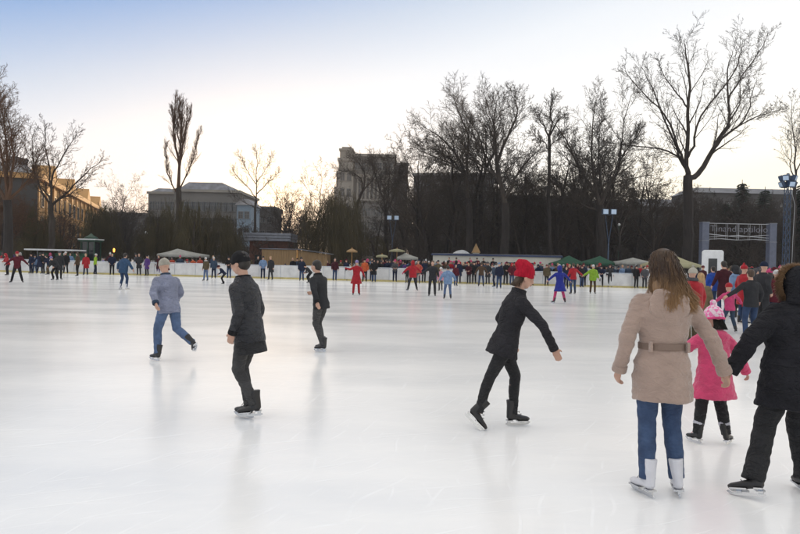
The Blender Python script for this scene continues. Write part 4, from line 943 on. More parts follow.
def m_trousers(P, vox=.02, r=(.098, .068, .058), top=.06, it=2):
    mb = MB(); TR(mb, P, [(-.12, .12, .09), (-.05, .165, .118), (.0, .17, .12), (top, .155, .115)], 14)
    for k in 'LR':
        hj = P['T'] @ V(((.088 if k == 'R' else -.088), 0, -.03)); kn, an = P['legs'][k]
        mb.capsule(hj, r[0], kn, r[1], 12); d = (an - kn).normalized(); mb.tube([kn - d * .05, kn, kn.lerp(an, .4) + V((0, -.008, 0)), an - d * .03, an + d * .02], [r[1] * .8, r[1] * .98, r[1] * .95, r[2], r[2] * 1.02], 12)
    return fuse(mb, vox, it)
def skate_frame(P, k):
    kn, an = P['legs'][k]; f = P['feet'][k].normalized(); up = (kn - an).normalized(); up = (up - f * up.dot(f)).normalized(); x = f.cross(up)
    M = Matrix((x, f, up)).transposed().to_4x4(); M.translation = an; return M
def m_boot(P, k, vox=.016, near=False):
    M = skate_frame(P, k); mb = MB()
    pts = [M @ V((0, y, z)) for y, z in ((-.065, -.055), (-.045, -.05), (.02, -.045), (.09, -.062), (.15, -.070), (.178, -.074))]
    mb.tube(pts, [.022, .036, .038, .042, .036, .016], 12, ry=[.022, .034, .036, .030, .024, .014], side=M.to_3x3() @ V((1, 0, 0)))
    mb.tube([M @ V((0, -.03, -.06)), M @ V((0, -.025, 0)), M @ V((0, -.02, .07)), M @ V((0, -.022, .13))], [.034, .040, .046, .050], 12, ry=[.045, .050, .052, .056], side=M.to_3x3() @ V((1, 0, 0)))
    return fuse(mb, vox, 2)
def m_blade(P, k):
    M = skate_frame(P, k); mb = MB()
    out = [(-.085, -.125), (-.06, -.135), (.12, -.135), (.165, -.128), (.19, -.105), (.175, -.098), (.15, -.112), (-.08, -.112)]
    n = len(out); vs = [M @ V((sx * .0022, y, z)) for sx in (-1, 1) for y, z in out]
    mb.add(vs, [tuple(range(n - 1, -1, -1)), tuple(range(n, 2 * n))] + [(i, (i + 1) % n, n + (i + 1) % n, n + i) for i in range(n)])
    for y in (-.05, .10): 
        mb.box(-.008, .008, y - .018, y + .018, -.115, -.082, M=M)
    mb.box(-.034, .034, -.07, -.01, -.092, -.080, M=M); mb.box(-.036, .036, .04, .16, -.100, -.088, M=M)
    return mb.mesh('blade')
def m_hat(P, kind='beanie', hs=1.0, vox=.012):
    HM = headM(P) @ Matrix.Scale(hs, 4); M3 = HM.to_3x3(); mb = MB(); hc = lambda x, y, z: HM @ V((x, y, z))
    if kind in ('beanie', 'pompom'):
        pts = [(0, -.012, .018), (0, -.014, .05), (0, -.017, .085), (0, -.02, .112), (0, -.022, .130), (0, -.022, .138)]
        mb.tube([hc(*p) for p in pts], [.086 * hs, .089 * hs, .079 * hs, .057 * hs, .030 * hs, .008 * hs], 16, ry=[.104 * hs, .106 * hs, .094 * hs, .067 * hs, .034 * hs, .009 * hs], side=M3 @ V((1, 0, 0)))
        mb.tube([hc(0, -.012, .000), hc(0, -.012, .012), hc(0, -.012, .036), hc(0, -.012, .046)], [.084 * hs, .091 * hs, .092 * hs, .085 * hs], 16, ry=[.102 * hs, .109 * hs, .110 * hs, .103 * hs], side=M3 @ V((1, 0, 0)))
        if kind == 'pompom': mb.ell(hc(0, -.02, .160), .032, .032, .030, 10, 8, M=M3)
    elif kind == 'slouch':
        pts = [(0, -.005, .010), (0, -.015, .05), (0, -.04, .085), (0, -.075, .11), (0, -.115, .115), (0, -.14, .095)]
        mb.tube([hc(*p) for p in pts], [.086, .098, .10, .085, .06, .02], 16, ry=[.100, .112, .108, .085, .055, .02], side=M3 @ V((1, 0, 0)))
        mb.tube([hc(0, -.008, -.002), hc(0, -.010, .01), hc(0, -.012, .034), hc(0, -.012, .044)], [.083, .090, .091, .085], 16, ry=[.099, .107, .108, .10], side=M3 @ V((1, 0, 0)))
    elif kind == 'hood':
        mb.ell(hc(0, -.028, .015), .105, .112, .130, 14, 10, M=M3)
        mb.tube([hc(0, -.03, -.04), hc(0, -.05, -.12), hc(0, -.05, -.17)], [.10, .11, .12], 14, ry=[.10, .09, .08], side=M3 @ V((1, 0, 0)))
        for i in range(15):
            a0 = R(-40 + 260 * i / 15); a1 = R(-40 + 260 * (i + 1) / 15)
            mb.capsule(hc(.092 * math.cos(a0), .055, .0 + .118 * math.sin(a0)), .018, hc(.092 * math.cos(a1), .055, .118 * math.sin(a1)), .018, 6)
    return fuse(mb, vox * hs, 2)
def m_hair(P, kind='short', hs=1.0, vox=.013):
    HM = headM(P) @ Matrix.Scale(hs, 4); M3 = HM.to_3x3(); mb = MB(); hc = lambda x, y, z: HM @ V((x, y, z))
    mb.ell(hc(0, -.024, .036), .084, .096, .094, 14, 10, M=M3); mb.ell(hc(0, -.045, -.01), .076, .068, .075, 12, 8, M=M3)
    if kind == 'long':
        mb.tube([hc(0, -.04, .02), hc(0, -.06, -.06), hc(0, -.085, -.15), hc(0, -.09, -.24), hc(0, -.085, -.29)], [.085, .092, .10, .09, .05], 14, ry=[.06, .055, .045, .035, .02], side=M3 @ V((1, 0, 0)))
    return fuse(mb, vox, 2)
def m_scarf(P, vox=.014):
    mb = MB(); c = P['T'] @ V((0, .0, .535)); M3 = P['T'].to_3x3(); n = 14
    for j, (dz, rr) in enumerate(((0, .098), (.035, .088))):
        for i in range(n):
            a = 2 * math.pi * i / n; b = 2 * math.pi * (i + 1) / n
            mb.capsule(c + M3 @ V((rr * math.cos(a), rr * math.sin(a) * .95, dz)), .026, c + M3 @ V((rr * math.cos(b), rr * math.sin(b) * .95, dz)), .026, 6)
    return fuse(mb, vox, 2)
def m_gloves(P, vox=None):
    h = MB()
    for k in 'LR':
        hand(h, P['arms'][k][1], P['arms'][k][0], k, .6, 1.35)
        d = (P['arms'][k][1] - P['arms'][k][0]).normalized(); w = P['arms'][k][1]; h.tube([w - d * .04, w + d * .02], [.036, .034], 8)
    return h.mesh('gloves')
skin_m = surf('skin', (.50, .30, .22), rough=.55, var=.08, scale=20, spec=.4)
HAIRC = dict(brown=(.05, .028, .015), dark=(.014, .010, .008), blond=(.32, .20, .09), grey=(.22, .21, .20))
def hair_mat(c): return surf('hair_' + c, HAIRC[c], rough=.5, var=.45, scale=30, stretch=(1, 1, .08), bump=.6, bscale=60, dist=.004)
CL = dict(black=(.012, .012, .014), charcoal=(.03, .031, .035), grey=(.10, .10, .11), navy=(.014, .022, .055), blue=(.015, .075, .42), royal=(.022, .035, .32), lightblue=(.22, .34, .55), denim=(.045, .08, .17), paledenim=(.13, .20, .36),
          red=(.48, .018, .03), burgundy=(.12, .012, .025), maroon=(.07, .012, .02), pink=(.72, .07, .22), palepink=(.70, .32, .42), orange=(.68, .13, .04), coral=(.55, .10, .06), green=(.30, .52, .04), lime=(.38, .62, .03), lavender=(.30, .25, .52), purple=(.12, .05, .25),
          white=(.72, .72, .72), cream=(.55, .52, .44), tan=(.38, .27, .20), brown=(.10, .06, .035), olive=(.13, .10, .055), slate=(.05, .08, .13), steelblue=(.045, .10, .20), greyblue=(.15, .17, .24), khaki=(.22, .17, .10))
cl = lambda c: cloth(c, tuple(x * (.62 if max(CL[c]) > .05 else .8) for x in CL[c]))
leather_k = surf('boot_black', (.015, .014, .015), rough=.4, var=.2, scale=12); leather_w = surf('boot_white', (.62, .62, .66), rough=.4, var=.08, scale=12)
blade_m = surf('blade_steel', (.55, .56, .58), rough=.25, var=.1, metal=.9)
_cache = {}
def cm(key, fn):
    if key not in _cache: _cache[key] = fn()
    return _cache[key]
def attach(name, me, mat, par):
    o = bpy.data.objects.new(name, me); COL.objects.link(o)
    if not me.materials: me.materials.append(None)
    o.material_slots[0].link = 'OBJECT'; o.material_slots[0].material = mat
    o.parent = par; return o
def far_person(label, loc, rz, H, ps, jacket, trousers, shape='short', hat=None, hair=('short', 'dark'), boots='k', gloves=None, scarf=None, child=False, group=None, detail=True):
    P = POSE[ps]; hs = 1.28 if child else 1.0; s = H / (1.75 if not child else 1.81)
    c = cm(('body', ps, child, gloves is None), lambda: m_body(P, hs, .022, bare=gloves is None))
    p = attach('person', c, skin_m, None); p.location = loc; p.rotation_euler = (0, 0, rz); p.scale = (s, s, s); tag(p, label, 'person', group)
    attach('jacket' if shape in ('short', 'puffy') else 'coat', cm(('j', ps, shape), lambda: m_jacket(P, shape, .021)), cl(jacket), p)
    attach('trousers', cm(('t', ps), lambda: m_trousers(P, .021)), cl(trousers), p)
    if detail:
        for k in 'LR':
            b = attach('skate', cm(('b', ps, k), lambda: m_boot(P, k, .018)), leather_k if boots == 'k' else leather_w, p)
            attach('blade', cm(('bl', ps, k), lambda: m_blade(P, k)), blade_m, b)
    else:
        for k in 'LR': attach('boot', cm(('b', ps, k), lambda: m_boot(P, k, .018)), leather_k, p)
    if hat:
        attach('hood' if hat[0] == 'hood' else 'hat', cm(('h', ps, hat[0], child), lambda: m_hat(P, hat[0], hs, .014)), cl(hat[1]), p)
    if hair and not (hat and (hat[0] == 'hood')):
        if not hat or hair[0] == 'long': attach('hair', cm(('hr', ps, hair[0], child), lambda: m_hair(P, hair[0], hs)), hair_mat(hair[1]), p)
    if gloves: attach('gloves', cm(('g', ps), lambda: m_gloves(P)), cl(gloves), p)
    if scarf: attach('scarf', cm(('s', ps), lambda: m_scarf(P)), cl(scarf), p)
    return p
# pose library (x right, y forward)
pose('stand'); pose('stand_relaxed', lean=3, side=2, legs={'R': ((.11, .06, .53), (.13, .08, .14)), 'L': ((-.09, .02, .53), (-.10, -.05, .14))})
pose('pockets', lean=2, arms={'R': ((.27, -.09, .22), (.19, .07, .03)), 'L': ((-.27, -.09, .22), (-.19, .07, .03))}, turn=15)
pose('lean_rail', lean=16, hip=(0, -.06, .94), arms={'R': ((.24, .10, .24), (.12, .30, .22)), 'L': ((-.24, .10, .24), (-.12, .30, .22))}, legs={'R': ((.10, .0, .53), (.11, -.06, .14)), 'L': ((-.10, .02, .53), (-.11, -.02, .14))})
pose('stride_l', lean=16, hip=(0, 0, .91), arms={'R': ((.27, .12, .22), (.26, .36, .20)), 'L': ((-.29, -.10, .23), (-.34, -.22, .0))}, legs={'R': ((.10, .16, .52), (.09, .04, .14)), 'L': ((-.19, -.10, .53), (-.30, -.38, .20))}, feet={'L': (-.5, .8, -.25)})
pose('stride_r', lean=14, hip=(0, 0, .91), arms={'L': ((-.27, .12, .22), (-.26, .36, .20)), 'R': ((.29, -.10, .23), (.34, -.22, .0))}, legs={'L': ((-.10, .16, .52), (-.09, .04, .14)), 'R': ((.19, -.10, .53), (.30, -.38, .20))}, feet={'R': (.5, .8, -.25)})
pose('glide', lean=10, hip=(0, 0, .92), arms={'R': ((.31, .0, .26), (.40, .12, .06)), 'L': ((-.31, .0, .26), (-.40, .12, .06))}, legs={'R': ((.13, .12, .52), (.16, .03, .14)), 'L': ((-.13, .12, .52), (-.16, .0, .14))})
pose('wide', lean=6, hip=(0, 0, .90), arms={'R': ((.34, .02, .30), (.50, .10, .14)), 'L': ((-.34, .02, .30), (-.50, .10, .14))}, legs={'R': ((.17, .08, .50), (.25, .02, .14)), 'L': ((-.17, .08, .50), (-.25, .02, .14))}, feet={'R': (.35, 1, 0), 'L': (-.35, 1, 0)})
pose('hold_r', lean=4, arms={'R': ((.36, .0, .27), (.56, .04, .14)), 'L': ((-.26, -.02, .22), (-.30, .12, .02))}, legs={'R': ((.12, .08, .53), (.14, .05, .14)), 'L': ((-.12, .04, .53), (-.14, -.04, .14))})
pose('hold_l', lean=4, arms={'L': ((-.36, .0, .27), (-.56, .04, .14)), 'R': ((.26, -.02, .22), (.30, .12, .02))}, legs={'R': ((.12, .08, .53), (.14, .05, .14)), 'L': ((-.12, .04, .53), (-.14, -.04, .14))})
pose('bend', lean=42, hip=(0, -.10, .88), nod=-25, arms={'R': ((.24, .14, .22), (.20, .36, .26)), 'L': ((-.24, .14, .22), (-.20, .36, .26))}, legs={'R': ((.12, .14, .50), (.13, .0, .14)), 'L': ((-.12, .10, .50), (-.13, -.06, .14))})
pose('reach', lean=8, arms={'R': ((.33, .14, .36), (.52, .26, .42)), 'L': ((-.30, -.03, .24), (-.38, .05, .04))}, legs={'R': ((.13, .12, .52), (.15, .06, .14)), 'L': ((-.12, .0, .52), (-.16, -.12, .14))})
def ground_person(label, px, py, rz_deg, H, ps, *a, **k):
    g = G(px, py); return far_person(label, (g.x, g.y, 0), R(rz_deg), H, ps, *a, **k)
BACK, FRONT, RIGHT, LEFT = 0, 180, -90, 90
ON = 'skaters out on the ice'
F = ground_person
F('person in dark red jacket and black trousers striding at the left edge of the ice', 17, 283, 200, 1.75, 'wide', 'burgundy', 'black', hat=('beanie', 'red'), gloves='brown', group=ON)
F('person in bright red jacket behind the dark red one at the left edge', 7, 275.5, 150, 1.6, 'lean_rail', 'red', 'black', hat=('hood', 'red'), group=ON)
F('dark blue clad person first in the cluster by the left boards', 31, 273.6, 160, 1.62, 'stand', 'navy', 'navy', hat=('beanie', 'black'), group=ON)
F('person in pale blue jacket within the cluster by the left boards', 35, 273.6, 190, 1.5, 'stand_relaxed', 'lightblue', 'denim', hat=('beanie', 'navy'), group=ON)
F('person in navy coat with arms apart in the cluster by the left boards', 39.5, 274.0, 20, 1.72, 'glide', 'navy', 'black', 'coat', group=ON)
F('person in black turned sideways in the cluster by the left boards', 43, 274.0, 80, 1.7, 'pockets', 'black', 'charcoal', hat=('beanie', 'charcoal'), group=ON)
F('person in dark blue leaning at the right end of the left cluster', 47.5, 275, 100, 1.55, 'lean_rail', 'navy', 'olive', group=ON)
F('person in black carrying a lavender bundle close beside another dark skater', 55, 280.3, 170, 1.7, 'bend', 'charcoal', 'black', 'puffy', hat=('beanie', 'lavender'), group=ON)
F('tall dark grey skater just right of the lavender hatted one', 59, 279.8, 10, 1.78, 'stand', 'charcoal', 'black', 'coat', hat=('beanie', 'grey'), group=ON)
F('person in dark brown jacket and trousers passing below the flat canopy end', 77.5, 276.5, 90, 1.75, 'stand_relaxed', 'brown', 'black', hair=('long', 'brown'), group=ON)
F('person in bright lime green jacket and dark trousers on the far ice', 95, 274.8, -60, 1.7, 'stand_relaxed', 'lime', 'navy', hat=('beanie', 'white'), group=ON)
F('smaller person in lavender jacket gliding beside the lime green one', 102, 273, -70, 1.42, 'stride_l', 'lavender', 'black', hat=('beanie', 'grey'), group=ON)
F('person in steel blue jacket and jeans skating away on the left of the ice', 123, 289.5, -14, 1.76, 'glide', 'steelblue', 'denim', 'puffy', hair=('short', 'dark'), boots='w', group=ON)
F('person in dark purple coat standing just left of the cream canopy', 158.5, 275.8, 170, 1.68, 'stand', 'maroon', 'purple', 'coat', hair=('long', 'brown'), group=ON)
F('child in coral jacket nearest the grey blue skater below the cream canopy', 188, 276, 120, 1.45, 'glide', 'coral', 'khaki', hat=('beanie', 'red'), child=True, group=ON)
F('person in orange red jacket right of the coral child', 193.5, 275.5, 60, 1.6, 'stride_r', 'orange', 'khaki', group=ON)
F('person in olive jacket and pale jeans with white hat below the canopy right end', 206, 281, 160, 1.6, 'stand_relaxed', 'olive', 'paledenim', hat=('beanie', 'white'), scarf='white', group=ON)
F('dark child crouching left of the black jacketed skater', 223, 284.5, 100, 1.35, 'bend', 'navy', 'black', hat=('beanie', 'maroon'), child=True, group=ON)
F('small child in blue suit standing alone before the timber shed', 285, 277, 170, 1.2, 'stand', 'blue', 'navy', hat=('beanie', 'navy'), child=True, group=ON)
F('person in dark grey green jacket at the boards right of the small blue child', 297, 276.5, 0, 1.7, 'stand', 'slate', 'charcoal', hat=('beanie', 'black'), group=ON)
F('dark clad child bending over in front of the sloping shed roof', 309, 283, 120, 1.45, 'bend', 'charcoal', 'black', hat=('beanie', 'black'), group=ON)
F('person in purple jacket steadying the bending dark child', 318, 281.5, 100, 1.62, 'lean_rail', 'purple', 'navy', hair=('long', 'dark'), group=ON)
F('person in maroon jacket at the boards under the end of the shed roof', 328, 278.8, 70, 1.6, 'pockets', 'maroon', 'black', hair=('long', 'brown'), group=ON)
F('person in dark jeans half hidden left of the red coated skater', 346, 280.6, 160, 1.7, 'stand', 'navy', 'black', hat=('beanie', 'burgundy'), group=ON)
F('person in long bright red coat and lavender hat reaching one arm out', 356, 295.5, 190, 1.62, 'reach', 'red', 'red', 'dress', hat=('beanie', 'lavender'), boots='k', gloves='red', group=ON)
F('person in burgundy jacket leaning back on the boards under the low beige parasol', 383, 280, 180, 1.72, 'stand_relaxed', 'burgundy', 'black', hair=('long', 'brown'), scarf='khaki', group=ON)
F('person in crimson jacket with arms out and dark trousers mid rink', 412.5, 291, 10, 1.72, 'wide', 'red', 'charcoal', 'puffy', hat=('hood', 'red'), boots='k', gloves='pink', group=ON)
F('child in dark clothes just left of the crimson jacket', 407, 283, 30, 1.35, 'stand', 'charcoal', 'black', hat=('beanie', 'navy'), child=True, group=ON)
F('person in russet jacket behind the crimson jacket', 418, 284, 160, 1.7, 'pockets', 'coral', 'grey', hair=('long', 'brown'), group=ON)
F('person in charcoal jacket holding one arm out right of the crimson jacket', 432, 296.5, 175, 1.68, 'hold_r', 'charcoal', 'charcoal', hair=('long', 'brown'), boots='k', group=ON)
F('child in light blue jacket and pale jeans skating away', 447.5, 299.5, 0, 1.5, 'glide', 'lightblue', 'paledenim', 'puffy', hair=('short', 'dark'), boots='k', group=ON)
F('child in pink and white jacket beside the light blue child', 440.5, 291, 20, 1.35, 'stand', 'palepink', 'grey', 'puffy', hat=('beanie', 'white'), child=True, group=ON)
F('person in black with grey trousers at the boards behind the light blue child', 463, 283.6, 185, 1.65, 'stand', 'black', 'grey', hair=('long', 'blond'), group=ON)
F('person in burgundy vest between the light blue child and the boards', 455.5, 286, 200, 1.5, 'stand_relaxed', 'burgundy', 'denim', hair=('long', 'dark'), group=ON)
F('person in black coat facing the boards left of the tan brown jacket', 474, 284.3, 0, 1.72, 'pockets', 'black', 'black', hat=('beanie', 'charcoal'), group=ON)
F('person in brown jacket and jeans skating towards the pavilion', 481, 287, -10, 1.72, 'glide', 'brown', 'denim', hair=('short', 'brown'), group=ON)
F('person in blue grey jacket reaching sideways left of the red hatted skater', 494, 287, 60, 1.6, 'reach', 'slate', 'navy', hair=('short', 'dark'), group=ON)
F('person in navy overalls and light hat just left of the red hatted skater', 499, 289, 170, 1.68, 'stand_relaxed', 'navy', 'denim', hat=('beanie', 'lightblue'), group=ON)
F('child in pink jacket at the boards right of the red hatted skater', 536, 283, 180, 1.35, 'stand', 'pink', 'maroon', 'puffy', hat=('beanie', 'pink'), child=True, group=ON)
F('person in pale pink jacket and jeans near the pavilion strip window', 542, 284.6, 175, 1.66, 'stand', 'palepink', 'denim', hair=('long', 'brown'), group=ON)
F('person in orange jacket and dark trousers standing at the boards', 552, 284.3, 185, 1.68, 'stand', 'orange', 'slate', 'puffy', hair=('short', 'brown'), group=ON)
F('girl in royal blue coat and pink tights standing with skates apart', 559.5, 303.5, 5, 1.62, 'wide', 'royal', 'pink', 'dress', hat=('hood', 'royal'), boots='k', group=ON)
F('person in blue half hidden beside the girl in royal blue coat', 566, 289, 170, 1.5, 'stand', 'navy', 'navy', hair=('short', 'dark'), group=ON)
F('person in red jacket and jeans holding hands with the green jacketed one', 573, 294.3, 10, 1.72, 'hold_r', 'red', 'denim', hair=('short', 'brown'), group=ON)
F('person in lime green jacket and white hat holding hands with the red jacketed one', 592.5, 294.0, 175, 1.66, 'hold_r', 'green', 'brown', 'puffy', hat=('beanie', 'white'), group=ON)
for i, (px, py, rz_, j, t_, h_, lab) in enumerate(((601, 287.2, 160, 'navy', 'black', 1.66, 'person in navy jacket first in the dark row under the twin floodlight post'), (609.5, 287.4, 180, 'charcoal', 'charcoal', 1.74, 'tall charcoal figure second in the dark row before the second green tent'), (618, 286.6, 185, 'navy', 'navy', 1.6, 'person in navy with folded arms before the right eave of the second green tent'), (627.5, 287.4, 175, 'slate', 'navy', 1.75, 'person in slate jacket just left of the tan coated woman at the boards'), (636, 288.4, 190, 'black', 'black', 1.7, 'person in black partly hidden behind the tan coat shoulder'))):
    F(lab, px, py, rz_, h_, ('lean_rail', 'stand', 'pockets', 'stand_relaxed', 'stand')[i], j, t_, hat=(('beanie', ('charcoal', 'black', 'navy', 'grey', 'black')[i])), group=ON)
# behind the tan coated woman, towards the gate
F('person in red jacket with tan sleeves and pompom white hat between woman and child', 691, 350, 10, 1.60, 'stand_relaxed', 'red', 'olive', 'puffy', hat=('pompom', 'cream'), scarf='grey', group=ON)
F('person in khaki coat beside the white pompom hat', 699, 345, -10, 1.50, 'stand', 'khaki', 'navy', 'coat', hair=('long', 'blond'), group=ON)
F('person in vivid blue hooded jacket walking towards the ticket booth', 712, 311, 5, 1.68, 'stand_relaxed', 'blue', 'denim', 'puffy', hair=('short', 'dark'), group=ON)
F('tall person in dark maroon coat right of the vivid blue jacket', 723, 316, 0, 1.86, 'hold_r', 'maroon', 'denim', 'coat', hair=('short', 'dark'), group=ON)
F('child in hot pink jacket and red hat holding hands on both sides', 729, 333, 5, 1.30, 'wide', 'pink', 'slate', hat=('beanie', 'red'), child=True, gloves='red', group=ON)
F('person in black jacket and jeans holding the pink child by the hand', 750, 341, 3, 1.60, 'hold_l', 'charcoal', 'denim', 'short', hair=('short', 'brown'), group=ON)
F('child in blue and white jacket before the right gate pillar', 765, 320, 0, 1.22, 'stand', 'lightblue', 'navy', hat=('pompom', 'white'), child=True, group=ON)
F('child in navy suit beside the blue and white child', 772, 318, -20, 1.25, 'stand', 'navy', 'navy', hat=('beanie', 'royal'), child=True, group=ON)
# watchers behind the boards and the crowd at the gate
cols = ['black', 'charcoal', 'navy', 'black', 'grey', 'brown', 'burgundy', 'slate', 'charcoal', 'olive', 'maroon', 'navy', 'purple', 'red', 'white', 'lightblue', 'khaki']
hatc = ['black', 'charcoal', 'white', 'red', 'navy', 'grey', 'pink', 'burgundy', None, None, None, None]
cr = random.Random(99); seen = {}
def watcher(px, back, where, group, Hh=None, z=0.0, j=None, hat='x', gate=False):
    j = j or cr.choice(cols); hc_ = cr.choice(hatc) if hat == 'x' else hat; hl = cr.choice(('short', 'long')); hcol = cr.choice(('dark', 'brown', 'dark', 'blond'))
    if gate: q = A(px, 268, back); loc = (q.x, q.y, z)
    else:
        # on the ray through px, `back` metres behind the boards
        q = A(px, 268, 50); dd = V((q.x, q.y, 0)); a_ = BL0 + bn * back; 
        t_ = (a_.x * bdir.y - a_.y * bdir.x) / (dd.x * bdir.y - dd.y * bdir.x); loc = (dd.x * t_, dd.y * t_, z)
    rz = cr.uniform(150, 210) if not gate else cr.choice((0, 180, 90, -90, 20, 160)) + cr.uniform(-25, 25)
    c_ = {'khaki': 'khaki', 'lightblue': 'light blue'}.get(j, j)
    base = 'person in %s %s%s' % (c_, 'coat', (' and %s hat' % hc_) if hc_ else ' with %s %s hair' % (hl, hcol)); key = (base, where); n = seen.get(key, 0); seen[key] = n + 1
    lab = base + ' ' + where + ('' if n == 0 else (', further right', ', third such', ', fourth such', ', fifth such')[min(n - 1, 3)])
    return far_person(lab, loc, R(rz), Hh or cr.uniform(1.58, 1.82), cr.choice(('stand', 'pockets', 'stand_relaxed', 'lean_rail') if not gate else ('stand', 'pockets', 'stand_relaxed', 'glide')), j, cr.choice(('black', 'denim', 'navy', 'charcoal')), cr.choice(('short', 'puffy', 'coat')), hat=(cr.choice(('beanie', 'hood', 'pompom')), hc_) if hc_ else None, hair=(hl, hcol), group=group, detail=gate)
for px in (3, 12, 20): watcher(px, 1.2, 'behind the far left boards', 'watchers behind the boards', j='red' if px < 10 else None)
for px in (50, 64, 70, 110, 136, 148): watcher(px, cr.uniform(2, 4), 'on the path behind left boards', 'watchers behind the boards')
for px in (172, 180, 200, 213): watcher(px, cr.uniform(1, 2), 'behind boards under cream canopy', 'watchers behind the boards', j=('maroon', 'coral', 'slate', 'white')[(px // 8) % 4])
for px in (233, 241, 249, 258, 293, 301, 341): watcher(px, cr.uniform(.8, 1.8), 'behind boards near timber shed', 'watchers behind the boards', j='black' if px in (293, 301) else None)
for px in (366, 371, 377, 381, 387, 393, 397, 402, 406, 411, 420, 425, 430): watcher(px + cr.uniform(-1, 1), cr.uniform(.7, 2.8), 'behind boards by parasols', 'watchers behind the boards')
for i, px in enumerate((442, 446, 451, 458, 461, 468, 473, 478, 484, 489)): watcher(px + cr.uniform(-1, 1), cr.uniform(.6, 1.6), 'behind boards, pavilion left', 'watchers behind the boards')
deck_x0 = A(446, 262, 56.5).x
for i, px in enumerate((449, 456, 470, 477, 483.5, 493)):
    q = A(px, 262, 57.6); j = ('black', 'charcoal', 'black', 'navy', 'black', 'black')[i]
    if px > 486 : pass
    far_person('%s clad watcher raised on the deck, %s' % (j, ('leftmost', 'arm lifted beside the leftmost', 'just right of the gap', 'middle one under the pointed booth', 'next to the middle one', 'rightmost and alone')[i]), (q.x, q.y if px < 486 else q.y, .37 if px < 488 else .37), R(180 + (i * 37 % 50) - 25), 1.72, ('stand', 'reach', 'stand', 'pockets', 'stand_relaxed', 'stand')[i], j, 'black', ('short', 'short', 'coat', 'puffy', 'coat', 'short')[i], hat=('beanie', 'black') if i % 2 else None, detail=False, group='watchers raised on the viewing deck')
for px in (505, 512, 519, 526, 531, 538, 546, 549, 556, 560): watcher(px + cr.uniform(-1, 1), cr.uniform(.6, 1.8), 'behind boards, pavilion right', 'watchers behind the boards')
for px in (433, 437, 444, 449, 454, 464, 470, 476, 481, 487, 492, 496, 501, 508, 515, 522, 529, 534, 541, 553, 558): watcher(px + cr.uniform(-1, 1), cr.uniform(1.2, 3.0), 'in second row before pavilion', 'watchers behind the boards')
for px in (363, 368, 374, 384, 390, 400, 409, 416, 423, 567, 573, 580, 592, 600, 610, 618, 627, 636, 644): watcher(px + cr.uniform(-1, 1), cr.uniform(1.8, 3.6), 'in second row by tents', 'watchers behind the boards')
for i_, px in enumerate((66, 86, 112, 139, 147, 166, 214, 229, 240, 263, 271, 302, 335, 365, 374)): watcher(px, -cr.uniform(.7, 4.5), 'on the far left ice', 'skaters out on the ice', j=('black', 'red', 'navy', 'charcoal', 'purple', 'burgundy', 'slate', 'black', 'pink', 'lightblue', 'charcoal', 'navy', 'maroon', 'orange', 'black')[i_])
for px, dd_ in ((438, -1), (459, -1.5), (469, -.8), (488, -1.2), (506, -.6), (512, -1.6), (519, -.9), (527, -1.4), (532, -.7), (547, -.8), (569, -.7), (584, -.8), (582, -2.5), (645, -.8), (372, -.8), (395, -1), (424, -.9)): watcher(px, dd_, 'on ice along the boards', 'skaters resting along the boards', hat='x')
for px in (563, 569, 577, 583, 588, 595, 598, 606, 613, 622, 631, 640, 648): watcher(px + cr.uniform(-1, 1), cr.uniform(.7, 2.2), 'behind boards under green tents', 'watchers behind the boards', hat='x')
gp_ = [(703, 37), (706, 44), (718, 43), (726, 40), (731, 46), (734, 35), (738, 42), (741, 51), (744, 38), (747, 47), (751, 43), (754, 34), (757, 50), (760, 40), (763, 45), (767, 36), (770, 48), (774, 41), (777, 33), (781, 44), (784, 38), (788, 47), (791, 35), (795, 41), (729, 52), (736, 54), (749, 53), (761, 55), (755, 27), (742, 30), (776, 29), (768, 31), (786, 30), (694, 40), (698, 46), (733, 31), (739, 37), (746, 33), (752, 38), (759, 32), (764, 27), (772, 33), (780, 36), (783, 27), (790, 31), (721, 48), (727, 45), (735, 41), (743, 44), (756, 46), (765, 52), (773, 52), (785, 50), (740, 25), (748, 23), (736, 20), (744, 18), (756, 19), (763, 16), (770, 20), (777, 17), (783, 21), (731, 23), (752, 21), (768, 23), (789, 19), (795, 22)]
for i, (px, Y) in enumerate(gp_): watcher(px, Y, 'in crowd below gate', 'crowd at the entrance gate', j={14: 'orange', 4: 'grey', 26: 'white', 9: 'green'}.get(i), z=-.0 if True else 0, gate=True)
# ------------------------------------------------------------------ near skaters
def near(name_label, loc, rz, s, P, parts):
    """parts: list of (name, mesh, material, [sub list])"""
    body = parts[0]; p = link('person', body[1], body[2]); p.location = loc; p.rotation_euler = (0, 0, R(rz)); p.scale = (s,) * 3; tag(p, name_label, 'person')
    for q in parts[1:]:
        o = link(q[0], q[1], q[2], p)
        for u in (q[3] if len(q) > 3 else ()): link(u[0], u[1], u[2], o)
    return p
def skates(P, mat, lace=None):
    r = []
    for k in 'LR':
        M = skate_frame(P, k); lc = MB()
        for i in range(6): lc.tube([M @ V((-.026, .040 - i * .008 if i > 2 else .075 - i * .02, -.030 + i * .026)), M @ V((0, .052 - i * .008 if i > 2 else .088 - i * .02, -.018 + i * .026)), M @ V((.026, .040 - i * .008 if i > 2 else .075 - i * .02, -.030 + i * .026))], [.003] * 3, 5)
        r.append(('skate', m_boot(P, k, .007, True), mat, [('blade', m_blade(P, k), blade_m), ('laces', lc.mesh('laces'), lace or cl('grey'))]))
    return r
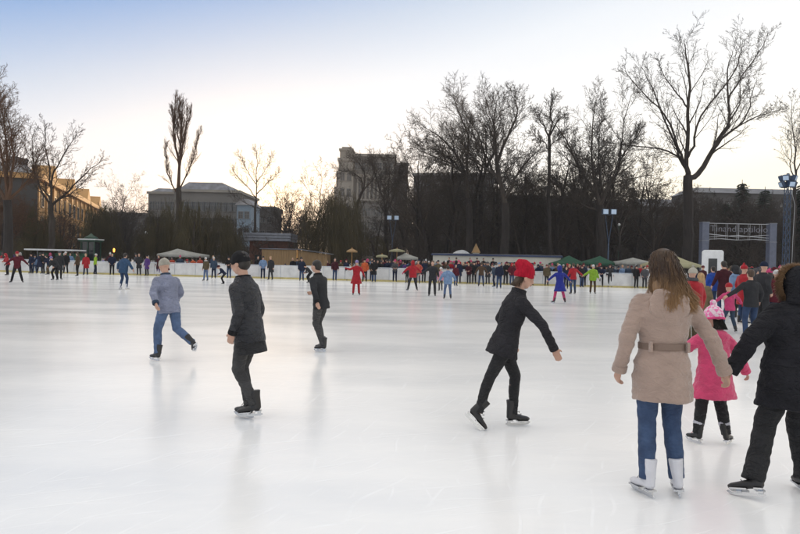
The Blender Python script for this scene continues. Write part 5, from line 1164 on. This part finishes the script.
def ring_band(P, z, rx, ry, h, th, n=40, y=0):
    T = P['T']; mb = MB(); rows = []
    for i in range(n):
        a = 2 * math.pi * i / n; c, s_ = math.cos(a), math.sin(a)
        for (rr, zz_) in ((0, -h), (th, -h * .8), (th, h * .8), (0, h)): rows.append(T @ V((c * (rx + rr), y + s_ * (ry + rr), z + zz_)))
    mb.add(rows, [(i * 4 + j, ((i + 1) % n) * 4 + j, ((i + 1) % n) * 4 + (j + 1) % 4, i * 4 + (j + 1) % 4) for i in range(n) for j in range(4)])
    return mb.mesh('band')
def strands(P, n, spec, seed, rad=.0032, hs=1.0):
    """hair strands: spec(rg, HM) -> list of points"""
    rg = random.Random(seed); mb = MB()
    for i in range(n):
        pts = spec(rg)
        k = len(pts); mb.tube(pts, [rad * (1 - .75 * j / (k - 1)) for j in range(k)], 3, cap=False)
    return mb.mesh('hair')
def hairmix(name, c1, c2, z0, z1):
    """darker at the crown, naturally lighter lengths"""
    mt, nt, b = newmat(name); tc = N(nt, 'ShaderNodeTexCoord'); sp = N(nt, 'ShaderNodeSeparateXYZ'); nt.links.new(tc.outputs['Object'], sp.inputs[0])
    mr = N(nt, 'ShaderNodeMapRange'); mr.inputs['From Min'].default_value = z0; mr.inputs['From Max'].default_value = z1; nt.links.new(sp.outputs['Z'], mr.inputs['Value'])
    nz = N(nt, 'ShaderNodeTexNoise'); nz.inputs['Scale'].default_value = 45; mp = N(nt, 'ShaderNodeMapping'); mp.inputs['Scale'].default_value = (1, 1, .1); nt.links.new(tc.outputs['Object'], mp.inputs['Vector']); nt.links.new(mp.outputs[0], nz.inputs['Vector'])
    ad = N(nt, 'ShaderNodeMath'); ad.operation = 'MULTIPLY_ADD'; ad.inputs[1].default_value = .9; nt.links.new(nz.outputs['Fac'], ad.inputs[0]); 
    sb = N(nt, 'ShaderNodeMath'); sb.operation = 'SUBTRACT'; sb.inputs[1].default_value = .45; nt.links.new(mr.outputs[0], sb.inputs[0]); nt.links.new(sb.outputs[0], ad.inputs[2])
    cr_ = N(nt, 'ShaderNodeValToRGB'); cr_.color_ramp.elements[0].color = (*c1, 1); cr_.color_ramp.elements[1].color = (*c2, 1); nt.links.new(ad.outputs[0], cr_.inputs['Fac']); nt.links.new(cr_.outputs['Color'], b.inputs['Base Color']); b.inputs['Roughness'].default_value = .45
    return mt
jeans = surf('jeans', (.018, .035, .085), rough=.85, var=.3, scale=7, col2=(.05, .09, .18), bump=.6, bscale=220, dist=.002, detail=6, fold=.42)
def P_(n): return POSE[n]
def Lc(px, py, cx, k, h): return ((px - cx) / k, EYE - (py - h) / k)
def trim(P, r, mat, collar=True):
    o = []
    for k in 'LR':
        e, w = P['arms'][k]; d = (w - e).normalized(); m_ = MB(); m_.tube([w - d * .035, w - d * .033, w + d * .008, w + d * .016, w + d * .015, w - d * .01], [r * .9, r * 1.07, r * 1.09, r * 1.03, r * .8, r * .78], 20, cap=False); o.append(('cuff', m_.mesh('cuff'), mat))
        s_ = P['T'] @ V(((.165 if k == 'R' else -.165), 0, .465))
    if collar: o.append(('collar', ring_band(P, .525, .062, .058, .032, .02, y=-.002), mat))
    return o
# --- woman in tan coat
P = pose('tan_woman', lean=2, hip=(0, 0, .95), turn=-6, nod=4, arms={'R': ('abs', (.335, -.02, 1.13), (.455, .02, .885)), 'L': ('abs', (-.262, -.03, 1.135), (-.285, .06, .88))},
         legs={'L': ((-.095, .02, .53), (-.105, -.04, .14)), 'R': ((.095, .05, .53), (.115, -.02, .14))}, feet={'L': (-.25, 1, -.05), 'R': (.32, 1, -.05)})
coat_prof = [(-.275, .212, .170), (-.20, .208, .165), (-.10, .200, .155), (0, .192, .145), (.075, .172, .130), (.115, .160, .122), (.155, .165, .126), (.24, .186, .138), (.33, .203, .142), (.40, .203, .135), (.45, .182, .115), (.49, .125, .09), (.53, .088, .08)]
tan = surf('tan_wool', (.345, .25, .205), rough=.9, var=.10, scale=6, bump=.7, bscale=180, sheen=.35, dist=.003, detail=8, fold=.38)
coat = m_jacket(P, vox=.009, near=True, prof=coat_prof, ar=(.066, .057, .049), it=14); wrinkle(coat, .011, 7, 3, (1, 1, 1.9)); wrinkle(coat, .0045, 19, 9, (1, .8, 1.6))
hood = MB(); T = P['T']
for (y, z, rx, ry, rz_) in ((-.118, .385, .145, .030, .095), (-.11, .44, .145, .038, .07), (-.10, .49, .115, .05, .04)): hood.ell(T @ V((0, y, z)), rx, ry, rz_, 20, 12)
n = 22
for i in range(n):
    a0 = R(-185 + 190 * i / n) ; a1 = R(-185 + 190 * (i + 1) / n); f_ = lambda a: T @ V((.145 * math.cos(a), -.115 + .07 * math.cos(a) ** 2, .435 + .15 * math.sin(a) * (1 if math.sin(a) < 0 else .3)))
    hood.capsule(f_(a0), .016, f_(a1), .016, 8)
hood = fuse(hood, .008, 8); wrinkle(hood, .004, 12, 5)
belt = ring_band(P, .112, .158, .124, .026, .012); loopm = [MB().box(sx - .009, sx + .009, -.13, -.095, .078, .148, M=T) for sx in (-.13, .13)]
HM = headM(P)
def tanhair(rg):
    a = rg.uniform(-.9, .9) * math.pi * .62 ; t = rg.uniform(.02, 1.22)            # azimuth from the back, polar from the top
    nx_, ny_, nz_ = math.sin(a) * math.sin(t * 1.5), -math.cos(a) * math.sin(t * 1.5), math.cos(t * 1.5)
    r0 = V((nx_ * .083, ny_ * .101 - .012, nz_ * .094 + .034)); L = rg.uniform(.25, .35)
    side = math.sin(a)
    pts = [HM @ r0]; q = r0.copy()
    drift = .012 + .11 * max(0, side) ** 1.5 + rg.gauss(0, .02)
    for i in range(1, 8):
        f = i / 7; out = V((nx_, ny_, 0)); out = out.normalized() if out.length > .05 else V((0, -1, 0))
        zz_ = r0.z - (L + r0.z * .6) * f ** 1.05
        rr = .086 - .008 * f + .012 * math.sin(f * 9 + a * 3) * f
        base = V((out.x * rr * (1.0 if f < .9 else .95), out.y * (rr + .018) - .012 - .025 * min(1, f * 1.6), zz_))
        if f < .3: base = r0.lerp(base, f / .3)
        base += V((drift * f * f + rg.gauss(0, .006), rg.gauss(0, .006), 0)); pts.append(HM @ base)
    return pts
hair = m_hair(P, 'long'); 
hair_s = strands(P, 3300, tanhair, 4, .0045)
hm = hairmix('hair_tan_woman', (.38, .22, .10), (.050, .026, .014), 1.36, 1.60)
g = G(659, 494)
near('long haired woman in belted tan coat and jeans holding hands with the dark adult', (g.x, g.y, 0), 0, .985, P,
     [('person', m_body(P, 1, .008, True, curl=1.0), skin_m), ('coat', coat, tan, [('hood', hood, tan), ('belt', belt, surf('tan_belt', (.20, .14, .11), rough=.8, var=.12, scale=8, bump=.5, bscale=120, dist=.002)), ('belt_loop', loopm[0].mesh('loop'), tan), ('belt_loop', loopm[1].mesh('loop'), tan)] + trim(P, .049, tan, False)),
      ('hair', join(hair, type('m', (), dict(v=[v.co[:] for v in hair_s.vertices], f=[tuple(p.vertices) for p in hair_s.polygons]))), hm), ('jeans', (lambda t_: (wrinkle(t_, .0065, 10, 2, (1, 1, 1.5)), t_)[1])(m_trousers(P, .008, (.095, .066, .056), it=5)), jeans)] + skates(P, leather_w, cl('white')))
# --- dark coated adult at the right edge
cx, hh = 796, hor(796); k = 142.0
P = pose('dark_adult', lean=6, side=5, hip=(-.02, 0, .93), nod=0, turn=8, arms={'L': ('abs', (-.345, -.02, 1.19), (-.48, .04, .93)), 'R': ('abs', (.28, -.02, 1.10), (.33, .12, .86))},
         legs={'L': ((-.215, .02, .52), (-.365, -.10, .15)), 'R': ((.07, .08, .52), (.10, .02, .14))}, feet={'L': (-.75, .75, -.22), 'R': (.1, 1, 0)})
dk = surf('black_wool', (.014, .014, .018), rough=.85, var=.25, scale=6, bump=.7, bscale=170, sheen=0, spec=.25, dist=.003, detail=8, fold=.8)
prof = [(-.28, .275, .20), (-.15, .262, .19), (0, .24, .175), (.14, .215, .16), (.27, .225, .162), (.38, .23, .155), (.45, .205, .13), (.50, .13, .10), (.54, .10, .09)]
coat = m_jacket(P, vox=.009, near=True, prof=prof, ar=(.090, .072, .056), it=7); wrinkle(coat, .013, 6, 13, (1, 1, 2)); wrinkle(coat, .005, 17, 1, (1, 1, 1.5))
hood = m_hat(P, 'hood', 1.0, .009); wrinkle(hood, .005, 12, 4)
HM = headM(P)
def fur(rg):
    a = rg.uniform(R(-62), R(242)); rr = 1.0; b = V((.118 * math.cos(a), .035 + rg.uniform(-.035, .02), -.005 + .140 * math.sin(a)))
    o = V((math.cos(a), rg.uniform(-.75, .35), math.sin(a))); o = (o + V((rg.gauss(0, .35), rg.gauss(0, .3), rg.gauss(0, .35) - .15))).normalized(); L = rg.uniform(.025, .05)
    return [HM @ b, HM @ (b + o * L * .55), HM @ (b + o * L + V((0, 0, -.008)))]
furm = strands(P, 2600, fur, 8, .003)
slk = surf('black_trousers', (.012, .012, .014), rough=.8, var=.25, scale=5, bump=.6, bscale=200, dist=.002, fold=.8)
g = G(793, 494)
gl = MB()
for kk in 'LR': hand(gl, P['arms'][kk][1], P['arms'][kk][0], kk, 1.0, 1.15, True)
near('adult in long black coat with a brown fur edged hood at the right edge', (g.x, g.y, 0), 0, .935, P,
     [('person', m_body(P, 1, .008, True, curl=1.0), skin_m), ('coat', coat, dk, trim(P, .056, dk, False)), ('hood', hood, dk, [('fur_trim', furm, hairmix('fur_brown', (.05, .028, .016), (.26, .16, .085), 1.3, 1.75))]), ('trousers', (lambda t_: (wrinkle(t_, .011, 8, 6, (1, 1, 1.5)), t_)[1])(m_trousers(P, .008, (.108, .082, .078), it=5)), slk)] + skates(P, leather_k, cl('grey')))
# --- child in pink coat
P = pose('pink_child', lean=3, hip=(0, 0, .93), nod=6, arms={'L': ('abs', (-.315, .03, 1.25), (-.40, .20, 1.16)), 'R': ('abs', (.325, .0, 1.16), (.46, .05, .93))},
         legs={'L': ((-.13, .04, .52), (-.185, .02, .15)), 'R': ((.12, .04, .52), (.16, -.04, .15))}, feet={'L': (-.25, 1, -.05), 'R': (.8, .75, -.05)})
pk = surf('pink_wool', (.60, .05, .15), rough=.85, var=.14, scale=6, bump=.6, bscale=170, sheen=.3, dist=.003, detail=6, fold=.42)
prof = [(-.335, .285, .215), (-.25, .270, .205), (-.12, .240, .185), (0, .215, .165), (.10, .198, .155), (.25, .200, .15), (.38, .205, .145), (.45, .185, .12), (.50, .12, .095), (.54, .095, .09)]
coat = m_jacket(P, vox=.010, near=True, prof=prof, ar=(.085, .070, .058), it=7); wrinkle(coat, .014, 7, 23, (1, 1, 1.4)); wrinkle(coat, .006, 18, 1)
hood = MB(); T = P['T']; hood.ell(T @ V((0, -.12, .45)), .14, .06, .085, 18, 10); hood.ell(T @ V((0, -.10, .50)), .12, .065, .05, 18, 10); hood = fuse(hood, .009, 6); wrinkle(hood, .006, 12, 5)
hatm, nt, b = newmat('knit_pink_check'); tc = N(nt, 'ShaderNodeTexCoord'); sp = N(nt, 'ShaderNodeSeparateXYZ'); mp = N(nt, 'ShaderNodeMapping'); mp.inputs['Rotation'].default_value = (.0, R(45), R(20)); nt.links.new(tc.outputs['Object'], mp.inputs['Vector'])
ck = N(nt, 'ShaderNodeTexChecker'); ck.inputs['Scale'].default_value = 22; ck.inputs['Color1'].default_value = (.80, .20, .42, 1); ck.inputs['Color2'].default_value = (.78, .62, .68, 1); nt.links.new(mp.outputs[0], ck.inputs['Vector']); nt.links.new(ck.outputs['Color'], b.inputs['Base Color']); b.inputs['Roughness'].default_value = .9
wv = N(nt, 'ShaderNodeTexWave'); wv.inputs['Scale'].default_value = 40; nt.links.new(tc.outputs['Object'], wv.inputs['Vector']); bp = N(nt, 'ShaderNodeBump'); bp.inputs['Strength'].default_value = .5; bp.inputs['Distance'].default_value = .004; nt.links.new(wv.outputs['Color'], bp.inputs['Height']); nt.links.new(bp.outputs[0], b.inputs['Normal'])
hat = m_hat(P, 'pompom', 1.33, .009); HM = headM(P) @ Matrix.Scale(1.33, 4)
brim = MB(); n = 24
for i in range(n):
    a0 = 2 * math.pi * i / n; a1 = 2 * math.pi * (i + 1) / n; brim.capsule(HM @ V((.088 * math.cos(a0), -.012 + .105 * math.sin(a0), .002)), .018, HM @ V((.088 * math.cos(a1), -.012 + .105 * math.sin(a1), .002)), .018, 6)
brim = fuse(brim, .009, 2)
leg = surf('black_leggings', (.012, .012, .014), rough=.8, var=.25, scale=5, bump=.6, bscale=200, dist=.002, fold=.8)
g = G(712, 444); s = 1.30 / 1.84
def ponytail(rg):
    a = rg.uniform(-1, 1); b_ = V((.05 * a, -.085, -.01)); return [HM @ b_, HM @ (b_ + V((.01 * a, -.02, -.05))), HM @ (b_ + V((.02 * a + rg.gauss(0, .008), -.03, -.10)))]
cuffs = MB()
for kk in 'LR':
    kn, an = P['legs'][kk]; d = (kn - an).normalized(); c = an + d * .12; cuffs.tube([c - d * .02, c, c + d * .03], [.068, .072, .066], 16)
near('child in hot pink coat and checked knit hat between the two adults', (g.x, g.y, 0), 4, s, P,
     [('person', m_body(P, 1.30, .009, True, curl=.9), skin_m), ('coat', coat, pk, [('hood', hood, pk)] + trim(P, .058, pk, False)), ('hat', hat, hatm, [('brim', brim, cloth('pink_deep', (.62, .06, .20)))]), ('hair', strands(P, 260, ponytail, 3, .005), hair_mat('dark')), ('leggings', (lambda t_: (wrinkle(t_, .006, 14, 6, (1, 1, 1.6)), t_)[1])(m_trousers(P, .009, (.10, .078, .062), it=5)), leg), ('sock_cuffs', cuffs.mesh('cuffs'), cloth('cuff_grey', (.45, .45, .50)))] + skates(P, leather_k, cloth('laces_red', (.6, .05, .08))))
# --- woman in black with red slouchy hat, pushing off
P = pose('red_hat', lean=15, side=0, hip=(0, 0, .90), nod=4, turn=0, arms={'R': ('abs', (.26, .30, 1.09), (.25, .43, .85)), 'L': ('abs', (-.25, .02, 1.10), (-.30, .16, .86))},
         legs={'R': ((.02, -.16, .52), (.06, -.275, .19)), 'L': ((-.09, .15, .52), (-.07, .13, .14))}, feet={'R': (.25, .75, -.75), 'L': (-.05, 1, 0)})
bz = surf('charcoal_felt', (.026, .025, .029), rough=.9, var=.2, scale=6, bump=.6, bscale=190, spec=.25, sheen=0, dist=.002, detail=6, fold=.8)
prof = [(-.16, .195, .170), (-.10, .190, .160), (0, .175, .142), (.09, .152, .122), (.16, .148, .116), (.27, .172, .128), (.37, .188, .130), (.44, .172, .11), (.49, .11, .085), (.53, .078, .074)]
coat = m_jacket(P, vox=.009, near=True, prof=prof, ar=(.068, .054, .043), it=6); wrinkle(coat, .008, 8, 33, (1, 1, 1.6)); wrinkle(coat, .004, 20, 1)
HM = headM(P); eyes = MB()
for sx in (-1, 1): eyes.ell(HM @ V((sx * .032, .083, -.012)), .012, .008, .008, 10, 8, M=HM.to_3x3())
lips = MB().ell(HM @ V((0, .094, -.050)), .022, .006, .005, 10, 6, M=HM.to_3x3()).ell(HM @ V((0, .092, -.058)), .018, .006, .005, 10, 6, M=HM.to_3x3())
redk = surf('red_knit', (.36, .010, .028), rough=.95, spec=.2, var=.25, stretch=(1, 1, .3), scale=60, bump=.8, bscale=90, dist=.004)
def bangs(rg):
    a = rg.uniform(-1, 1); b_ = V((.074 * a, -.07 * math.sqrt(max(0, 1 - a * a)) - .012, .0)); return [HM @ b_, HM @ (b_ + V((.006 * a, -.01, -.06))), HM @ (b_ + V((.004 * a + rg.gauss(0, .008), rg.gauss(0, .008) - .012, -.115)))]
hat = m_hat(P, 'slouch', .97, .008); wrinkle(hat, .002, 30, 2, (3, 3, .6))
g = G(503, 427.5)
near('woman in black jacket and leggings with a red slouchy hat pushing off to the right', (g.x, g.y, 0), -82, .945, P,
     [('person', m_body(P, 1, .008, True, curl=.35), skin_m), ('jacket', coat, bz, trim(P, .043, bz, True)), ('hat', hat, redk), ('hair', strands(P, 300, bangs, 3, .0035), hair_mat('brown')), ('eyes', eyes.mesh('eyes'), surf('eye', (.05, .03, .02), rough=.2, var=.1)), ('lips', lips.mesh('lips'), surf('lips', (.42, .12, .12), rough=.4, var=.1)),
      ('leggings', (lambda t_: (wrinkle(t_, .004, 16, 6, (1, 1, 1.6)), t_)[1])(m_trousers(P, .008, (.088, .060, .046), it=5)), leg)] + skates(P, leather_k, cl('grey')))
# --- dark jacketed skater left of centre
P = pose('dark_skater', lean=9, hip=(0, 0, .93), nod=4, arms={'R': ((.22, -.02, .19), (.20, .10, -.04)), 'L': ((-.22, -.06, .19), (-.20, .06, -.02))},
         legs={'R': ((.05, .10, .52), (.02, .0, .14)), 'L': ((-.06, .08, .50), (-.02, -.09, .17))}, feet={'R': (.15, 1, 0), 'L': (-.3, .9, -.1)})
prof = [(-.15, .185, .152), (-.08, .185, .152), (0, .18, .145), (.12, .165, .130), (.27, .180, .138), (.38, .190, .135), (.45, .17, .115), (.50, .12, .095), (.54, .09, .085)]
coat = m_jacket(P, vox=.010, near=True, prof=prof, ar=(.068, .056, .046), it=6); wrinkle(coat, .007, 8, 43, (1, 1, 1.6)); wrinkle(coat, .0025, 24, 1)
nylon = surf('dark_nylon', (.011, .012, .017), rough=.5, var=.2, scale=5, bump=.5, bscale=120, dist=.002, fold=.8)
gtr = surf('grey_cord', (.05, .049, .05), rough=.85, var=.2, scale=6, bump=.6, bscale=160, dist=.002, fold=.8)
skirt = MB(); T = P['T']; skirt.tube([T @ V((0, 0, -.08)), T @ V((0, 0, -.16)), T @ V((0, .0, -.26))], [.175, .19, .20], 24, ry=[.13, .14, .15], side=(1, 0, 0)); skirt = fuse(skirt, .01, 4); wrinkle(skirt, .002, 10, 3)
g = G(247, 418)
near('skater in dark nylon jacket and black shorts over grey leggings left of centre', (g.x, g.y, 0), 70, .965, P,
     [('person', m_body(P, 1, .008, True, curl=.6), skin_m), ('jacket', coat, nylon, trim(P, .046, cl('black'), True)), ('shorts', skirt, leg), ('hair', m_hair(P, 'short', 1.0, .009), hair_mat('dark')), ('hat', (lambda t_: (wrinkle(t_, .003, 20, 6), t_)[1])(m_hat(P, 'beanie', 1.0, .008)), cl('black')),
      ('leggings', (lambda t_: (wrinkle(t_, .005, 14, 6, (1, 1, 1.6)), t_)[1])(m_trousers(P, .009, (.090, .064, .050), it=4)), gtr)] + skates(P, leather_k, cl('grey')))
# --- grey blue skater at the left
P = pose('grey_skater', lean=14, hip=(0, 0, .90), nod=0, arms={'R': ((.30, .10, .24), (.32, .30, .14)), 'L': ((-.30, -.08, .22), (-.34, -.20, .02))},
         legs={'L': ((-.12, .14, .50), (-.17, .03, .14)), 'R': ((.12, -.05, .52), (.21, -.36, .32))}, feet={'R': (.35, .75, -.55), 'L': (-.1, 1, 0)})
gb = surf('grey_blue_shell', (.20, .22, .31), rough=.6, var=.18, scale=6, bump=.5, bscale=140, dist=.002, fold=.8)
coat = m_jacket(P, vox=.012, near=True, prof=JP['short'], ar=(.076, .062, .050), it=6); wrinkle(coat, .008, 8, 53, (1, 1, 1.8))
g = G(168, 360)
near('skater in grey blue jacket and pale jeans with a lifted back foot at the left', (g.x, g.y, 0), 50, .93, P,
     [('person', m_body(P, 1, .010, True, curl=.6), skin_m), ('jacket', coat, gb, trim(P, .050, cl('slate'), True)), ('hat', m_hat(P, 'beanie', 1.0, .009), cl('cream')), ('trousers', (lambda t_: (wrinkle(t_, .006, 12, 6, (1, 1, 1.6)), t_)[1])(m_trousers(P, .010, (.100, .072, .060), it=4)), cl('paledenim'))] + skates(P, leather_k))
# --- slim dark skater right of the dark jacketed one
P = pose('slim_skater', lean=10, hip=(0, 0, .92), arms={'R': ((.27, .10, .22), (.24, .32, .22)), 'L': ((-.27, -.08, .22), (-.30, -.14, .0))},
         legs={'R': ((.08, .12, .51), (.09, .02, .14)), 'L': ((-.08, .05, .52), (-.10, -.14, .15))})
coat = m_jacket(P, vox=.012, near=True, prof=JP['short'], ar=(.074, .060, .048), it=6); wrinkle(coat, .006, 8, 63, (1, 1, 1.6))
g = G(320, 351)
near('slim skater in charcoal jacket and grey trousers right of the dark nylon jacket', (g.x, g.y, 0), 60, .93, P,
     [('person', m_body(P, 1, .010, True, curl=.6), skin_m), ('jacket', coat, cl('charcoal'), trim(P, .048, cl('black'), True)), ('hair', m_hair(P, 'short', 1.0, .010), hair_mat('dark')), ('trousers', (lambda t_: (wrinkle(t_, .006, 12, 6, (1, 1, 1.6)), t_)[1])(m_trousers(P, .010, (.095, .068, .056), it=4)), gtr)] + skates(P, leather_k))
bpy.data.scenes.remove(_work)
